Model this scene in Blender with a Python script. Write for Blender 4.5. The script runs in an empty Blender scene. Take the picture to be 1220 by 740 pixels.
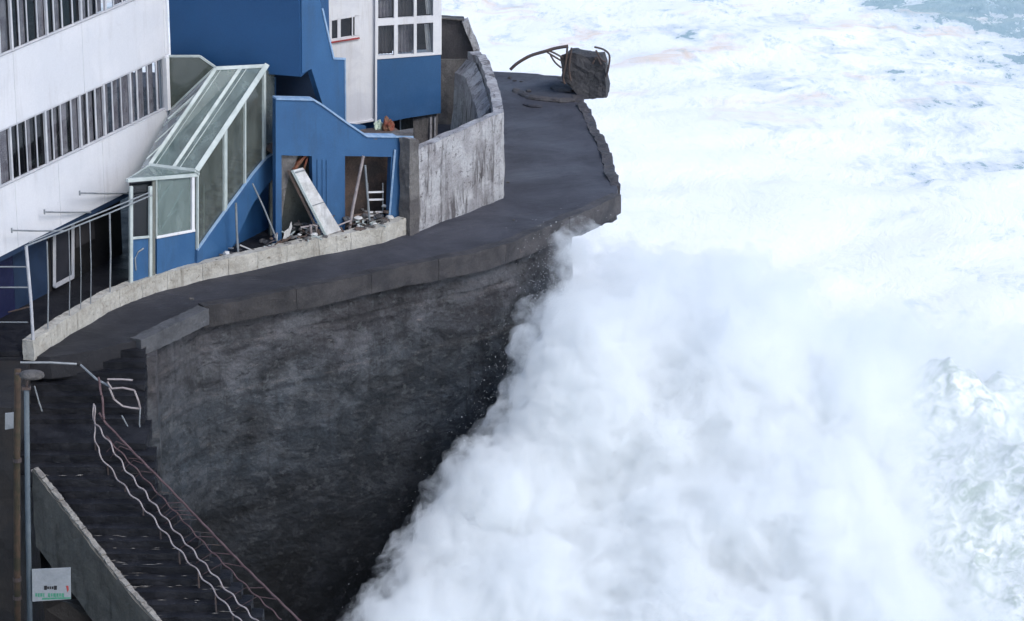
import bpy, bmesh, math, random
from mathutils import Vector, noise, geometry
random.seed(7)
SC = bpy.context.scene
COL = SC.collection
# ------------------------------------------------------------ camera
H = 28.0
PITCH = math.radians(20)
FPX = 4000.0
cam = bpy.data.cameras.new('camera')
camo = bpy.data.objects.new('camera', cam); COL.objects.link(camo)
camo.location = (0, 0, H)
camo.rotation_euler = (math.radians(90) - PITCH, 0, 0)
cam.sensor_width = 36.0
cam.lens = 36.0 * FPX / 1220.0
cam.clip_start = 1.0
cam.clip_end = 9000.0
SC.camera = camo
# ------------------------------------------------------------ light
SUN_EL, SUN_AZ = math.radians(46), math.radians(132)     # azimuth clockwise from +Y
w = bpy.data.worlds.new('World'); SC.world = w
w.use_nodes = True
nt = w.node_tree
bg = nt.nodes['Background']
sky = nt.nodes.new('ShaderNodeTexSky')
sky.sky_type = 'NISHITA'; sky.sun_disc = False
sky.sun_elevation = SUN_EL; sky.sun_rotation = SUN_AZ
sky.air_density = 1.0; sky.dust_density = 1.2; sky.ozone_density = 1.0
nt.links.new(sky.outputs[0], bg.inputs[0])
bg.inputs[1].default_value = 0.14
sd = bpy.data.lights.new('sun', 'SUN'); sd.energy = 1.25; sd.angle = math.radians(24)
sd.color = (1.0, 0.98, 0.955)
so = bpy.data.objects.new('sun', sd); COL.objects.link(so)
dirv = Vector((math.sin(SUN_AZ) * math.cos(SUN_EL), math.cos(SUN_AZ) * math.cos(SUN_EL), math.sin(SUN_EL)))
so.rotation_euler = dirv.to_track_quat('Z', 'Y').to_euler()
so.location = dirv * 200
SC.view_settings.view_transform = 'Standard'
SC.view_settings.look = 'None'
SC.view_settings.exposure = 0.66
SC.view_settings.gamma = 1.0
SC.render.engine = 'CYCLES'
SC.cycles.use_denoising = True
SC.cycles.max_bounces = 16
SC.cycles.diffuse_bounces = 3
SC.cycles.transparent_max_bounces = 12
SC.cycles.volume_bounces = 14
SC.cycles.volume_step_rate = 0.3
SC.cycles.volume_max_steps = 256
SC.cycles.use_adaptive_sampling = True
SC.cycles.adaptive_threshold = 0.035

# ------------------------------------------------------------ placing helpers
CP, SP = math.cos(PITCH), math.sin(PITCH)
C0 = Vector((0, 0, H))
def ray(px, py):
    a = (px - 610) / FPX; b = (py - 370) / FPX
    return Vector((a, CP - b * SP, -SP - b * CP))
def AZ(px, py, z=0.0):
    d = ray(px, py); return C0 + d * ((z - H) / d.z)
def AY(px, py, y):
    d = ray(px, py); return C0 + d * (y / d.y)
class Plane:
    """vertical plane through two plan points, normal towards the camera"""
    def __init__(s, a, b):
        s.a = Vector((a[0], a[1], 0)); s.b = Vector((b[0], b[1], 0))
        s.d = (s.b - s.a).normalized()
        s.n = Vector((s.d.y, -s.d.x, 0))
        if s.n.dot(s.a - Vector((0, 0, 0))) > 0: s.n = -s.n
    def __call__(s, px, py):
        d = ray(px, py); t = (s.a - C0).dot(s.n) / d.dot(s.n)
        return C0 + d * t
    def col(s, px, z, ref=200):
        p = s(px, ref); 
        for _ in range(4):                     # same image column at this height
            q = Vector((p.x, p.y, z))
            t = q.y * CP + (H - z) * SP
            x = (px - 610) / FPX * t
            k = (x - q.x) / (s.d.x if abs(s.d.x) > .05 else .05)
            p = q + s.d * k * .8
        return Vector((p.x, p.y, z))
def behind(plane, k):
    """the parallel plane k metres further from the camera"""
    a, b = plane.a - plane.n * k, plane.b - plane.n * k
    return Plane((a.x, a.y), (b.x, b.y))
def pxy(px, y, z=2.0):
    t = y * CP + (H - z) * SP
    return ((px - 610) / FPX * t, y)

# ------------------------------------------------------------ mesh helpers
ORG = {}
class MB:
    def __init__(s): s.v = []; s.f = []
    def add(s, vs, fs):
        n = len(s.v); s.v += [Vector(v) for v in vs]; s.f += [tuple(i + n for i in f) for f in fs]; return s
    def plate(s, loops, off):
        """polygon (with holes) given by its front loop(s), extruded by off"""
        if not isinstance(loops[0], (list, tuple)): loops = [loops]
        loops = [list(l) for l in loops]
        off = Vector(off)
        flat = [p for l in loops for p in l]
        tris = geometry.tessellate_polygon(loops)
        n = len(flat)
        fs = [tuple(t) for t in tris] + [tuple(i + n for i in reversed(t)) for t in tris]
        k = 0
        for l in loops:
            m = len(l)
            for i in range(m):
                j = (i + 1) % m
                fs.append((k + i, k + j, k + j + n, k + i + n))
            k += m
        return s.add(flat + [p + off for p in flat], fs)
    def beam(s, p, q, w=.06, h=.06, up=None):
        p, q = Vector(p), Vector(q); d = (q - p).normalized()
        up = Vector(up) if up else Vector((0, 0, 1))
        if abs(d.dot(up)) > .98: up = Vector((0, 1, 0))
        a = d.cross(up).normalized(); b = a.cross(d).normalized()
        vs = []
        for c in (p, q):
            for i, j in ((-1, -1), (1, -1), (1, 1), (-1, 1)):
                vs.append(c + a * (i * w / 2) + b * (j * h / 2))
        return s.add(vs, [(0, 1, 2, 3), (7, 6, 5, 4), (0, 4, 5, 1), (1, 5, 6, 2), (2, 6, 7, 3), (3, 7, 4, 0)])
    def box(s, lo, hi):
        x0, y0, z0 = lo; x1, y1, z1 = hi
        return s.add([(x0,y0,z0),(x1,y0,z0),(x1,y1,z0),(x0,y1,z0),(x0,y0,z1),(x1,y0,z1),(x1,y1,z1),(x0,y1,z1)],
                     [(3,2,1,0),(4,5,6,7),(0,1,5,4),(1,2,6,5),(2,3,7,6),(3,0,4,7)])
    def tube(s, path, r=.02, n=7):
        path = [Vector(p) for p in path]; vs = []; m = len(path)
        rr = r if isinstance(r, (list, tuple)) else [r] * m
        for i, p in enumerate(path):
            d = (path[min(i + 1, m - 1)] - path[max(i - 1, 0)]).normalized()
            up = Vector((0, 0, 1)) if abs(d.z) < .9 else Vector((0, 1, 0))
            a = d.cross(up).normalized(); b = a.cross(d)
            for k in range(n):
                t = 2 * math.pi * k / n
                vs.append(p + (a * math.cos(t) + b * math.sin(t)) * rr[i])
        fs = [(i * n + k, i * n + (k + 1) % n, (i + 1) * n + (k + 1) % n, (i + 1) * n + k) for i in range(m - 1) for k in range(n)]
        fs += [tuple(range(n)), tuple(reversed(range((m - 1) * n, m * n)))]
        return s.add(vs, fs)
    def grid(s, fn, nu, nv):
        vs = [fn(i / nu, j / nv) for j in range(nv + 1) for i in range(nu + 1)]
        fs = [(j*(nu+1)+i, j*(nu+1)+i+1, (j+1)*(nu+1)+i+1, (j+1)*(nu+1)+i) for j in range(nv) for i in range(nu)]
        return s.add(vs, fs)
    def build(s, name, mat, parent=None, rough=None, smooth=False, bevel=0, label=None):
        o0 = ORG.get(parent.name, Vector((0, 0, 0))) if parent else (s.origin if hasattr(s, 'origin') else Vector((0, 0, 0)))
        bm = bmesh.new()
        for v in s.v: bm.verts.new(v - o0)
        bm.verts.ensure_lookup_table()
        for f in s.f:
            try: bm.faces.new([bm.verts[i] for i in f])
            except ValueError: pass
        bmesh.ops.recalc_face_normals(bm, faces=bm.faces)
        if bevel:
            es = [e for e in bm.edges if len(e.link_faces) == 2 and e.calc_face_angle(0) > .5]
            bmesh.ops.bevel(bm, geom=es, offset=bevel, segments=1, affect='EDGES', clamp_overlap=True)
        if rough:
            size, amp, sc = rough
            bmesh.ops.remove_doubles(bm, verts=bm.verts, dist=.002)
            bmesh.ops.triangulate(bm, faces=bm.faces)
            for _ in range(7):
                es = [e for e in bm.edges if e.calc_length() > size]
                if not es or len(bm.verts) > 60000: break
                bmesh.ops.subdivide_edges(bm, edges=es, cuts=1)
                bmesh.ops.triangulate(bm, faces=[f for f in bm.faces if len(f.verts) > 3])
            for v in bm.verts:
                p = (v.co + o0)
                q = noise.noise_vector(p * sc) * amp + noise.noise_vector(p * sc * 3.7) * amp * .45
                v.co += q
        me = bpy.data.meshes.new(name)
        bm.to_mesh(me); bm.free()
        if smooth:
            for p in me.polygons: p.use_smooth = True
        me.materials.append(mat)
        o = bpy.data.objects.new(name, me); COL.objects.link(o)
        if parent:
            o.parent = parent
            ORG[o.name] = ORG.get(parent.name, Vector((0, 0, 0)))
        else:
            o.location = o0; ORG[o.name] = o0
        if label: o['label'] = label
        return o
def tag(o, label, cat, group=None, kind=None):
    if label: o['label'] = label
    if cat: o['category'] = cat
    if group: o['group'] = group
    if kind: o['kind'] = kind
    return o
def thing(name, label, cat, loc, group=None):
    o = bpy.data.objects.new(name, None); COL.objects.link(o)
    o.location = loc; o.empty_display_size = .3; ORG[o.name] = Vector(loc)
    return tag(o, label, cat, group)
def structure(o): o['kind'] = 'structure'; return o
def lerp(a, b, t): return a + (b - a) * t

# ------------------------------------------------------------ materials
def ramp(nt, fac, stops):
    r = nt.nodes.new('ShaderNodeValToRGB')
    e = r.color_ramp.elements
    while len(e) < len(stops): e.new(.5)
    for i, (p, c) in enumerate(stops):
        e[i].position = p
        e[i].color = (c, c, c, 1) if isinstance(c, (int, float)) else (*c, 1)
    nt.links.new(fac, r.inputs[0]); return r.outputs[0]
def noi(nt, vec, scale, detail=6, rough=.6, dist=0.0):
    n = nt.nodes.new('ShaderNodeTexNoise')
    n.inputs['Scale'].default_value = scale; n.inputs['Detail'].default_value = detail
    n.inputs['Roughness'].default_value = rough; n.inputs['Distortion'].default_value = dist
    nt.links.new(vec, n.inputs['Vector']); return n.outputs['Fac']
def mapping(nt, vec, scale, loc=(0, 0, 0)):
    m = nt.nodes.new('ShaderNodeMapping'); m.inputs['Scale'].default_value = scale; m.inputs['Location'].default_value = loc
    nt.links.new(vec, m.inputs['Vector']); return m.outputs[0]
def mix(nt, fac, a, b, mode='MIX'):
    m = nt.nodes.new('ShaderNodeMix'); m.data_type = 'RGBA'; m.blend_type = mode
    for sock, v in ((m.inputs[0], fac), (m.inputs[6], a), (m.inputs[7], b)):
        if isinstance(v, (int, float)): sock.default_value = v
        elif isinstance(v, tuple): sock.default_value = (*v, 1)
        else: nt.links.new(v, sock)
    return m.outputs[2]
def mth(nt, op, a, b=None, clamp=False):
    m = nt.nodes.new('ShaderNodeMath'); m.operation = op; m.use_clamp = clamp
    for s, v in ((m.inputs[0], a), (m.inputs[1], b)):
        if v is None: continue
        if isinstance(v, (int, float)): s.default_value = v
        else: nt.links.new(v, s)
    return m.outputs[0]
def new_mat(name):
    m = bpy.data.materials.new(name); m.use_nodes = True
    return m, m.node_tree, m.node_tree.nodes['Principled BSDF']
def geo_pos(nt):
    return nt.nodes.new('ShaderNodeNewGeometry').outputs['Position']
def surf(name, base, patch, speck=None, pscale=.8, plo=.45, phi=.6, streak=0, streak_col=None,
         rough=(.6, .9), bump=.3, bscale=12, spec=.4, fine=.12, speck_amt=(.62, .7), layers=None, sx=6):
    """weathered surface: base colour, large patches, vertical runs, small specks, fine grain and bump"""
    m, nt, b = new_mat(name)
    P = geo_pos(nt)
    n1 = noi(nt, P, pscale, 8, .65, .4)
    c = mix(nt, ramp(nt, n1, [(plo, 0), (phi, 1)]), base, patch)
    if streak:
        n2 = noi(nt, mapping(nt, P, (sx, sx, .45)), 1.0, 6, .7)
        n3 = noi(nt, mapping(nt, P, (1, 1, 1), (9, 4, 2)), .7, 3)
        f = mth(nt, 'MULTIPLY', ramp(nt, n2, [(.5, 0), (.66, 1)]), mth(nt, 'MULTIPLY', ramp(nt, n3, [(.35, 0), (.6, 1)]), streak))
        c = mix(nt, f, c, streak_col or tuple(x * .35 for x in base))
    if speck:
        n4 = noi(nt, mapping(nt, P, (1, 1, 1), (3, 7, 5)), pscale * 5, 7, .75, .6)
        c = mix(nt, ramp(nt, n4, [(speck_amt[0], 0), (speck_amt[1], 1)]), c, speck)
    if layers:
        sz, col, amt = layers
        n5 = noi(nt, mapping(nt, P, (.25, .25, sz), (1, 2, 3)), 1.0, 5, .6)
        c = mix(nt, mth(nt, 'MULTIPLY', ramp(nt, n5, [(.5, 0), (.62, 1)]), amt), c, col)
    n6 = noi(nt, P, 26, 6, .75)
    g = ramp(nt, n6, [(.25, 1 - fine * 2), (.75, 1 + fine * 0)])
    c = mix(nt, 1.0, c, g, 'MULTIPLY')
    nt.links.new(c, b.inputs['Base Color'])
    rr = ramp(nt, n1, [(.35, rough[0]), (.7, rough[1])])
    nt.links.new(rr, b.inputs['Roughness'])
    b.inputs['Specular IOR Level'].default_value = spec
    if bump:
        bp = nt.nodes.new('ShaderNodeBump'); bp.inputs['Strength'].default_value = bump; bp.inputs['Distance'].default_value = .05
        nb = noi(nt, P, bscale, 9, .72, .3)
        nt.links.new(nb, bp.inputs['Height']); nt.links.new(bp.outputs[0], b.inputs['Normal'])
    return m
def glass(name, tint, refl=.1, rough=.03, opac=0.0, film=(.3, .33, .33)):
    m, nt, b = new_mat(name); nt.nodes.remove(b)
    out = nt.nodes['Material Output']
    tr = nt.nodes.new('ShaderNodeBsdfTransparent'); tr.inputs[0].default_value = (*tint, 1)
    gl = nt.nodes.new('ShaderNodeBsdfGlossy'); gl.inputs['Roughness'].default_value = rough
    fr = nt.nodes.new('ShaderNodeFresnel'); fr.inputs[0].default_value = 1.45
    P = geo_pos(nt)
    bf = mth(nt, 'SUBTRACT', 1.0, nt.nodes.new('ShaderNodeNewGeometry').outputs['Backfacing'])
    fac = mth(nt, 'MULTIPLY', mth(nt, 'ADD', fr.outputs[0], refl, True), bf)
    ms = nt.nodes.new('ShaderNodeMixShader'); nt.links.new(fac, ms.inputs[0])
    nt.links.new(tr.outputs[0], ms.inputs[1]); nt.links.new(gl.outputs[0], ms.inputs[2])
    df = nt.nodes.new('ShaderNodeBsdfDiffuse'); df.inputs[0].default_value = (*film, 1)   # salt and dirt on the pane
    m2 = nt.nodes.new('ShaderNodeMixShader')
    dirt = mth(nt, 'MULTIPLY', ramp(nt, noi(nt, mapping(nt, P, (2, 2, 1)), 1.5, 7, .7), [(.3, .5), (.7, 1.4)]), opac, True)
    nt.links.new(dirt, m2.inputs[0]); nt.links.new(ms.outputs[0], m2.inputs[1]); nt.links.new(df.outputs[0], m2.inputs[2])
    nt.links.new(m2.outputs[0], out.inputs['Surface'])
    return m
MT = dict(
    facade=surf('facade_paint', (.60, .61, .65), (.64, .645, .68), (.46, .46, .49), pscale=.6, streak=.3, sx=4, streak_col=(.42, .41, .42), bump=.15, fine=.07, speck_amt=(.64, .78)),
    white=surf('white_paint', (.72, .72, .74), (.64, .64, .67), pscale=1.2, streak=.5, streak_col=(.48, .45, .43), bump=.1, fine=.04),
    frame=surf('frame_white', (.48, .53, .52), (.38, .43, .42), pscale=2, bump=.05, fine=.06, rough=(.35, .6)),
    frameg=surf('frame_grey', (.45, .46, .50), (.55, .55, .58), pscale=2, bump=.05, fine=.06, rough=(.35, .6)),
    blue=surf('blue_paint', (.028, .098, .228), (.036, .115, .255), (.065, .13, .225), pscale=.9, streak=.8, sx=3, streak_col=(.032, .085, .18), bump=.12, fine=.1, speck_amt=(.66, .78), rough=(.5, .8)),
    shadowblue=surf('shadowed_blue_paint', (.014, .070, .185), (.017, .078, .20), pscale=.9, streak=.4, streak_col=(.02, .07, .19), bump=.1, fine=.08, rough=(.5, .8)),  # the blue paint again, with shade darkened into its colour for shaded walls
    shadownavy=surf('shadow_navy', (.010, .025, .06), (.014, .034, .08), pscale=1.2, bump=.1),  # darker still: shade of the recesses and soffits put into the colour
    bluetrim=surf('pale_blue_trim', (.30, .42, .58), (.2, .33, .52), pscale=3, bump=.1),
    kerb=surf('kerb_concrete', (.58, .56, .51), (.42, .395, .35), (.17, .145, .11), pscale=1.7, plo=.4, phi=.62, streak=.7, streak_col=(.2, .18, .15), sx=5, bump=.6, bscale=9, fine=.2, speck_amt=(.58, .68)),
    deck=surf('wet_deck', (.080, .081, .098), (.050, .051, .065), (.15, .145, .155), pscale=.45, plo=.4, phi=.62, bump=.5, bscale=7, fine=.25, rough=(.55, .9), spec=.35, layers=(1, (.05, .05, .06), .0), speck_amt=(.64, .76)),
    step=surf('wet_basalt_step', (.012, .013, .018), (.022, .023, .030), (.07, .07, .08), pscale=1.6, bump=.6, bscale=9, fine=.3, rough=(.4, .85), spec=.3, speck_amt=(.68, .76)),
    seawall=surf('seawall_concrete', (.046, .051, .056), (.082, .082, .088), (.16, .145, .145), pscale=.55, plo=.42, phi=.6, streak=.55, streak_col=(.026, .028, .032), sx=2.2, bump=.7, bscale=5, fine=.3, rough=(.6, .92), layers=(2.2, (.085, .082, .088), .55), speck_amt=(.60, .70)),
    coping=surf('coping_concrete', (.090, .083, .087), (.055, .054, .061), (.24, .18, .16), pscale=1.3, bump=.6, bscale=9, fine=.3, streak=.5, streak_col=(.05, .045, .047), speck_amt=(.62, .7)),
    beamc=surf('pale_beam_concrete', (.11, .112, .122), (.075, .077, .085), (.24, .24, .25), pscale=1.4, bump=.6, bscale=9, fine=.3),
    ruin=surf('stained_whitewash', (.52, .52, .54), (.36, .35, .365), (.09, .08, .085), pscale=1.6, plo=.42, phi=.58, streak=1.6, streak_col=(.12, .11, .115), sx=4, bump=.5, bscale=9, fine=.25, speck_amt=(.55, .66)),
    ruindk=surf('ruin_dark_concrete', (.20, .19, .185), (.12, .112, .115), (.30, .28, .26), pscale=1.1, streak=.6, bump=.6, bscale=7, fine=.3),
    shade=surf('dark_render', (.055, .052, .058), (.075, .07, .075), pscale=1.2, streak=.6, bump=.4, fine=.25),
    chunk=surf('broken_concrete', (.062, .062, .070), (.085, .082, .088), (.13, .12, .12), pscale=1.5, bump=1.0, bscale=7, fine=.35),
    rust=surf('rusty_bar', (.07, .055, .055), (.10, .07, .06), (.16, .09, .07), pscale=3, bump=.4),
    redrail=surf('faded_red_paint', (.12, .075, .08), (.085, .05, .055), (.2, .15, .15), pscale=4, bump=.3),
    rail=surf('pale_rail_paint', (.36, .32, .32), (.25, .21, .21), (.26, .15, .14), pscale=4, bump=.3),
    metal=surf('grey_galvanised', (.26, .28, .30), (.20, .22, .24), (.15, .12, .1), pscale=3, bump=.2, rough=(.4, .65)),
    parapet=surf('olive_parapet', (.17, .162, .142), (.12, .114, .10), (.21, .20, .175), pscale=1.0, streak=.8, streak_col=(.045, .043, .038), sx=4, bump=.5, fine=.3),
    ppale=surf('parapet_top_pale', (.36, .34, .31), (.24, .22, .2), (.14, .12, .1), pscale=3, bump=.6, fine=.3),
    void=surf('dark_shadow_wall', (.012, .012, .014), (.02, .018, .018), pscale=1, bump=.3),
    brown=surf('brown_render', (.16, .11, .09), (.10, .08, .075), (.22, .17, .14), pscale=1.5, bump=.4, fine=.3, streak=.5),
    olive=surf('olive_plaster', (.20, .21, .19), (.15, .155, .135), (.10, .10, .08), pscale=1, bump=.3, fine=.2, streak=.5),
    curtain=surf('curtain_cloth', (.20, .19, .21), (.12, .11, .13), pscale=2, bump=.1, fine=.1, streak=.6),
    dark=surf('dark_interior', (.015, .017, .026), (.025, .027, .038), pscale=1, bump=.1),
    rubble=surf('rubble', (.16, .15, .145), (.09, .085, .085), (.3, .29, .28), pscale=4, bump=.6, fine=.3),
    board=surf('dirty_white_board', (.60, .60, .60), (.48, .47, .46), (.3, .26, .23), pscale=2.5, streak=.6, bump=.2, fine=.12),
    tarp=surf('blue_awning', (.005, .008, .045), (.008, .012, .06), pscale=2, bump=.3),
    red=surf('red_paint', (.40, .05, .05), (.28, .05, .05), pscale=3, bump=.1),
    orange=surf('rust_red_cloth', (.22, .06, .035), (.14, .07, .04), pscale=5, bump=.2),
    yellow=surf('pale_green_cloth', (.55, .62, .48), (.42, .5, .38), pscale=5, bump=.2),
    green=surf('green_print', (.05, .22, .14), (.08, .28, .18), pscale=8, bump=0),
    black=surf('black_print', (.012, .012, .014), (.02, .02, .022), pscale=8, bump=0),
    rock=surf('wet_black_rock', (.018, .018, .021), (.032, .031, .034), (.06, .055, .055), pscale=.5, bump=1.0, bscale=4, fine=.3, rough=(.4, .9)),
    glass=glass('window_glass', (.93, .94, .95), .02, .02),
    roofglass=glass('roof_glass', (.62, .72, .70), .02, .06, .34, (.33, .40, .39)),
    sideglass=glass('side_glass', (.66, .70, .66), .02, .05, .2, (.27, .30, .29)),
    clearglass=glass('clear_dirty_glass', (.88, .90, .92), .0, .05, .25, (.55, .57, .6)),
)
SIX = Vector((0, 0, 0))

# ============================================================ SETTING
def mist_tone_by_y(m):
    # sea mist painted in: colour darker by the stairs, lifted towards the far end
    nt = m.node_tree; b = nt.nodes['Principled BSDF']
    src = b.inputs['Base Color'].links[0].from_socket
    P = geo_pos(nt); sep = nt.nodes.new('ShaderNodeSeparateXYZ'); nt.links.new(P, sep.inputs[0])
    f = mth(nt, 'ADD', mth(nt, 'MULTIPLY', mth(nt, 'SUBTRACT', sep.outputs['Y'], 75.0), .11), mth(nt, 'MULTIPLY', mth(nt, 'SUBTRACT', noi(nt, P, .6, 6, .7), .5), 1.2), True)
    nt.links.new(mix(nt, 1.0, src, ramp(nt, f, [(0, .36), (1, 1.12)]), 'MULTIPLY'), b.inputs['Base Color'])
mist_tone_by_y(MT['deck']); mist_tone_by_y(MT['coping'])
# sea ---------------------------------------------------------
SEA = -10.0
def sea_material():
    m, nt, b = new_mat('foaming_sea')
    P = geo_pos(nt)
    sep = nt.nodes.new('ShaderNodeSeparateXYZ'); nt.links.new(P, sep.inputs[0])
    warp = nt.nodes.new('ShaderNodeTexNoise'); warp.inputs['Scale'].default_value = .12; warp.inputs['Detail'].default_value = 4
    nt.links.new(P, warp.inputs['Vector'])
    vm = nt.nodes.new('ShaderNodeVectorMath'); vm.operation = 'SCALE'; vm.inputs[3].default_value = 5
    nt.links.new(warp.outputs['Color'], vm.inputs[0])
    va = nt.nodes.new('ShaderNodeVectorMath'); va.operation = 'ADD'
    nt.links.new(P, va.inputs[0]); nt.links.new(vm.outputs[0], va.inputs[1])
    Q = va.outputs[0]
    big = noi(nt, mapping(nt, Q, (.09, .05, 1), (0, 3, 0)), 1, 4, .55)
    med = noi(nt, mapping(nt, Q, (.55, .30, 1)), 1, 8, .68)
    fin = noi(nt, mapping(nt, Q, (2.4, 1.2, 1)), 1, 8, .75)
    # open water grows with the distance from the breaking zone
    far = mth(nt, 'MULTIPLY', mth(nt, 'SUBTRACT', sep.outputs['Y'], 122.0), .0075, True)
    right = mth(nt, 'MULTIPLY', mth(nt, 'SUBTRACT', sep.outputs['X'], 4.0), .0075, True)
    t = mth(nt, 'ADD', mth(nt, 'MULTIPLY', big, .62), mth(nt, 'MULTIPLY', med, .5))
    t = mth(nt, 'ADD', t, mth(nt, 'MULTIPLY', fin, .30))
    t = mth(nt, 'ADD', t, mth(nt, 'ADD', far, right))
    water = ramp(nt, t, [(.89, 0), (.99, .5), (1.08, 1)])
    foam = mix(nt, mth(nt, 'MULTIPLY', ramp(nt, noi(nt, mapping(nt, Q, (.10, .22, 1), (4, 9, 0)), 1, 5, .6), [(.54, 0), (.66, .9)]), ramp(nt, far, [(.01, .1), (.07, 1)])), (.93, .94, .94), (.80, .66, .54))
    wat = mix(nt, ramp(nt, fin, [(.3, 0), (.7, 1)]), (.24, .36, .39), (.42, .53, .56))
    c = mix(nt, water, foam, wat)
    faint = ramp(nt, mth(nt, 'ADD', mth(nt, 'MULTIPLY', med, .6), mth(nt, 'MULTIPLY', fin, .4)), [(.38, 1), (.46, 0)])
    c = mix(nt, mth(nt, 'MULTIPLY', faint, ramp(nt, mth(nt, 'ADD', far, right), [(.02, .12), (.22, .85)])), c, (.40, .53, .57))
    nt.links.new(c, b.inputs['Base Color'])
    nt.links.new(ramp(nt, water, [(0, .9), (1, .25)]), b.inputs['Roughness'])
    b.inputs['Specular IOR Level'].default_value = .3
    bp = nt.nodes.new('ShaderNodeBump'); bp.inputs['Strength'].default_value = .5; bp.inputs['Distance'].default_value = .25
    nt.links.new(mth(nt, 'ADD', med, mth(nt, 'MULTIPLY', fin, .35)), bp.inputs['Height']); nt.links.new(bp.outputs[0], b.inputs['Normal'])
    return m
def sea_z(x, y):
    a = max(0.0, 1 - max(0, y - 180) / 400)
    return SEA + a * (.55 * noise.noise(Vector((x * .06, y * .11, 1))) + .28 * noise.noise(Vector((x * .22, y * .35, 5))) + .12 * noise.noise(Vector((x * .8, y * 1.1, 9))))
s = MB()
ys = [20, 40, 55] + [60 + i * .6 for i in range(160)] + [160, 170, 185, 205, 240, 300, 400, 600, 1000, 2000, 4000, 8000]
xs = [-4000, -1500, -500, -200, -100, -50] + [-30 + i * .75 for i in range(100)] + [50, 65, 90, 150, 300, 800, 2000, 4000]
vs = [(x, y, sea_z(x, y)) for y in ys for x in xs]
nx = len(xs)
s.add(vs, [(j*nx+i, j*nx+i+1, (j+1)*nx+i+1, (j+1)*nx+i) for j in range(len(ys)-1) for i in range(nx-1)])
structure(s.build('sea', sea_material(), smooth=True))

# kerb line / promenade outline ---------------------------------
KPX = [(40, 428), (75, 404), (105, 386), (130, 371), (165, 356), (200, 345), (250, 333), (300, 322), (350, 311), (400, 301), (455, 290), (487, 279)]
KERB = [AZ(px, py, 0) for px, py in KPX]
def kerb_at(px):
    for (a, _), (b, _), p, q in zip(KPX, KPX[1:], KERB, KERB[1:]):
        if px <= b: return lerp(p, q, (px - a) / (b - a))
    return KERB[-1]
EDGE_PX = [(240, 366), (300, 355), (350, 345), (400, 335), (440, 326), (480, 317), (520, 309), (560, 302), (600, 291), (640, 275), (675, 259), (700, 250), (722, 240), (736, 232)]
EDGE = [AZ(px, py, 0) for px, py in EDGE_PX]
SIDE_PX = [(736, 222), (730, 199), (722, 173), (708, 151), (704, 134), (692, 120), (688, 104), (672, 92)]
SIDE = [AZ(px, py, 0) for px, py in SIDE_PX]
FARL = AZ(560, 84, 0)
# deck slab
top = []
base = [AZ(60, 425, 0), AZ(112, 418, 0), AZ(165, 405, 0)] + EDGE + SIDE + [AZ(640, 88, 0), FARL, Vector((-12, 98, 0)), Vector((-25, 98, 0)), Vector((-25, 73.6, 0))]
def ragged(pts, closed, step, amp, lo, hi):
    out = []
    n = len(pts)
    for i in range(n if closed else n - 1):
        a, b = pts[i], pts[(i + 1) % n]
        m = max(1, int((b - a).length / step)) if lo <= i < hi else 1
        for k in range(m):
            p = lerp(a, b, k / m)
            if lo <= i < hi: p = p + Vector((noise.noise(p * 2.3), noise.noise(p * 2.3 + Vector((7, 0, 0))), 0)) * amp
            out.append(p)
    return out
b2 = ragged(base, True, .25, .16, 14, 25)
d = MB(); d.plate([b2], (0, 0, -.55))
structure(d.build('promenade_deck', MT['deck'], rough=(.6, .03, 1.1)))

# terrace behind the kerb (raised floor under the hotel)
tb = [KERB[0] + Vector((-3, .2, 0))] + [p + Vector((-.12, .18, 0)) for p in KERB] + [Vector((-2.6, 96, 0)), Vector((-30, 96, 0)), Vector((-30, 74, 0))]
tr = MB(); tr.plate([[p + Vector((0, 0, .12)) for p in tb]], (0, 0, -.115))
structure(tr.build('terrace_floor', MT['step']))

# yard and rocks low on the left
def rock_z(x, y):
    p = Vector((x, y, 0))
    return -7.2 + 1.3 * noise.noise(p * .3) + .5 * noise.noise(p * 1.1) + .2 * noise.noise(p * 3)
rk = MB(); rk.grid(lambda u, v: Vector((-40 + 36 * u, 55 + 30 * v, rock_z(-40 + 36 * u, 55 + 30 * v) - (max(0, u - .75) * 14) ** 1.2)), 90, 80)
structure(rk.build('rocky_shore', MT['rock']))

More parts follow.
